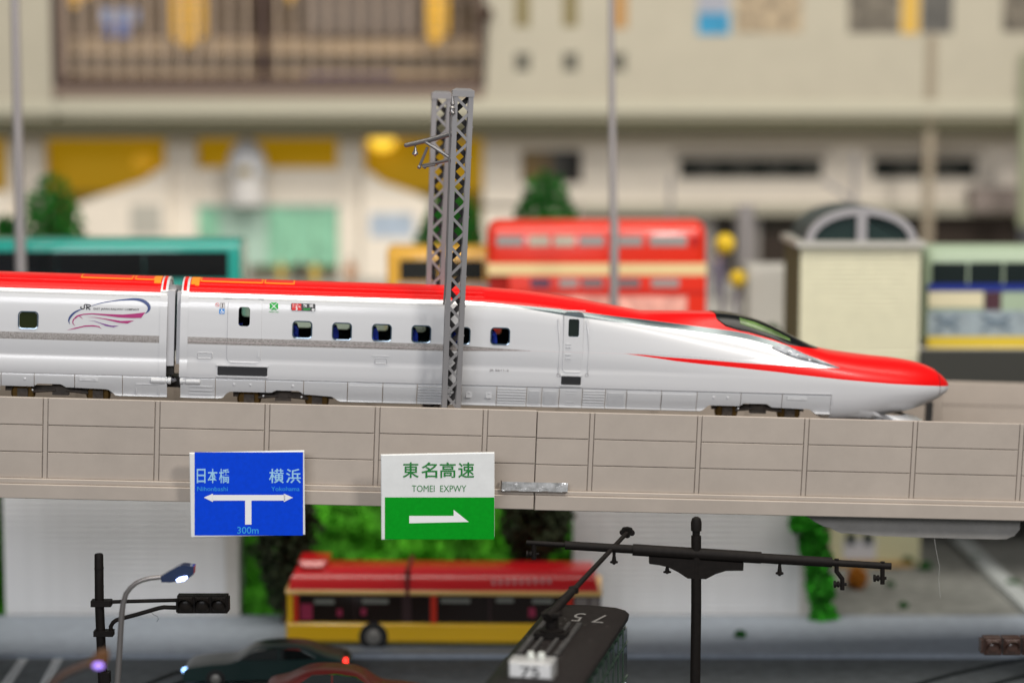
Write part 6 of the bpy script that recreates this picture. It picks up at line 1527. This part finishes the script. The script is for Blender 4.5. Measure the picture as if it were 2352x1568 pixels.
# lit hall behind the entrance front; its lighting is put into glowing walls
amb = M("hall_amber_glow", (.42, .24, .008), .7, emit=(.50, .28, .003), es=.42); ambd = M("hall_brown_glow", (.14, .10, .02), .8, emit=(.16, .11, .01), es=.4)
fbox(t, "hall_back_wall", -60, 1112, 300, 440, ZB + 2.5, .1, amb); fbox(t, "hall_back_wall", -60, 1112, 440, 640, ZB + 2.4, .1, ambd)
lampm = M("hall_lamp_glow", (1, .8, .2), .4, emit=(1, .62, .05), es=1.4); lamp2 = M("hall_lamp_dim", (.8, .5, .05), .4, emit=(1, .50, .02), es=.3)
for (x, y, r, m_) in ((878, 325, 30, lampm), (330, 372, 26, lamp2), (548, 372, 18, lamp2)):
    c = at(x, y, ZB + 2.0); part("hall_lamp", MB().ball(c, r / 4900 * 77, squash=.7), m_, t)
for x0, x1 in ((22, 100), (385, 450), (778, 835)): fbox(t, "column", x0, x1, 308, 700, ZB, .6, lo, ch=.05)
fbox(t, "front_panel", 450, 780, 386, 470, ZB + .1, .2, lo); mint = M("mint_glass", (.28, .58, .40), .2, coat=.3, var=.25, scale=1.1)
for k in range(6): fbox(t, "glass_panel", 452 + k * 54.5, 452 + (k + 1) * 54.5 - 3, 470, 610, ZB + .1, .1, (mint, M("mint_glass_pale", (.45, .62, .52), .2, coat=.3))[k in (1, 2)])
fbox(t, "glass_transom", 450, 780, 470, 478, ZB, .12, M("mint_rail", (.3, .42, .36), .5))
def poly(name, pts, Z, dep, mat):
    q = [at(x, y, Z) for x, y in pts]; part(name, MB().prism([(p.x, p.z) for p in q], Z, Z + dep), mat, t, smooth=None)
poly("entrance_roof", [(388, 375), (330, 415), (215, 455), (175, 470), (170, 560), (170, 640), (388, 640)], ZB - .4, .3, lo)
poly("entrance_roof", [(833, 385), (880, 420), (960, 448), (1000, 470), (1000, 640), (833, 640)], ZB - .4, .3, lo)
fbox(t, "side_poster", 850, 950, 490, 545, ZB - .44, .03, M("side_poster_blue", (.42, .50, .60), .6, var=.3, scale=1.2)); fbox(t, "side_poster", 300, 370, 470, 540, ZB - .44, .03, M("side_poster_grey", (.48, .46, .40), .6))
fbox(t, "low_wall", -100, 22, 440, 700, ZB - .3, .2, lo)
a = at(1100, 100, ZU); part("corner_lantern", MB().ball(at(1115, 30, ZU - .3), .25).tube([at(1115, 30, ZU - .3), at(1108, 200, ZU - .1)], .08, 8), brw, t)
# white clock turret standing on the entrance front
ZW = ZB - .75; tw = M("turret_white", (.66, .66, .68), .5)
c = at(569, 500, ZW); zc = lambda y: at(569, y, ZW).z
t = thing("clock_turret", "white bell shaped turret above the mint green glass of the station entrance", "turret", (c.x, ZW, zc(470)))
part("base", MB().lathe((c.x, ZW, 0), [(.72, zc(470)), (.70, zc(450)), (.64, zc(440)), (.62, zc(400))], 'z', 20), M("turret_shaft", (.60, .58, .56), .6), t)
part("bell", MB().lathe((c.x, ZW, 0), [(.64, zc(402)), (.74, zc(392)), (.66, zc(362)), (.50, zc(336)), (.25, zc(322)), (.06, zc(314))], 'z', 24), tw, t, smooth=60)
part("face", MB().box(c.x - .22, c.x + .22, ZW - .8, ZW - .6, zc(399), zc(383)), M("turret_gold", (.30, .22, .05), .5), t)

# fine stray threads
for lab, pts, Z, m_ in (("hair thin pale glue thread hanging under the right end of the viaduct", ((2146, 1236), (2150, 1262), (2158, 1300), (2156, 1330), (2160, 1372)), 41.6, M("thread_pale", (.4, .4, .38), .4)),
                        ("tiny curled dark fibre below the traffic light's curved brace", ((348, 1406), (353, 1411), (362, 1415), (364, 1421), (360, 1427)), 40.5, blk)):
    P_ = [at(x, y, Z) for x, y in pts]; solo("stray_thread", MB().tube(P_, .0035, 6), m_, lab, "thread", tuple(P_[0]))
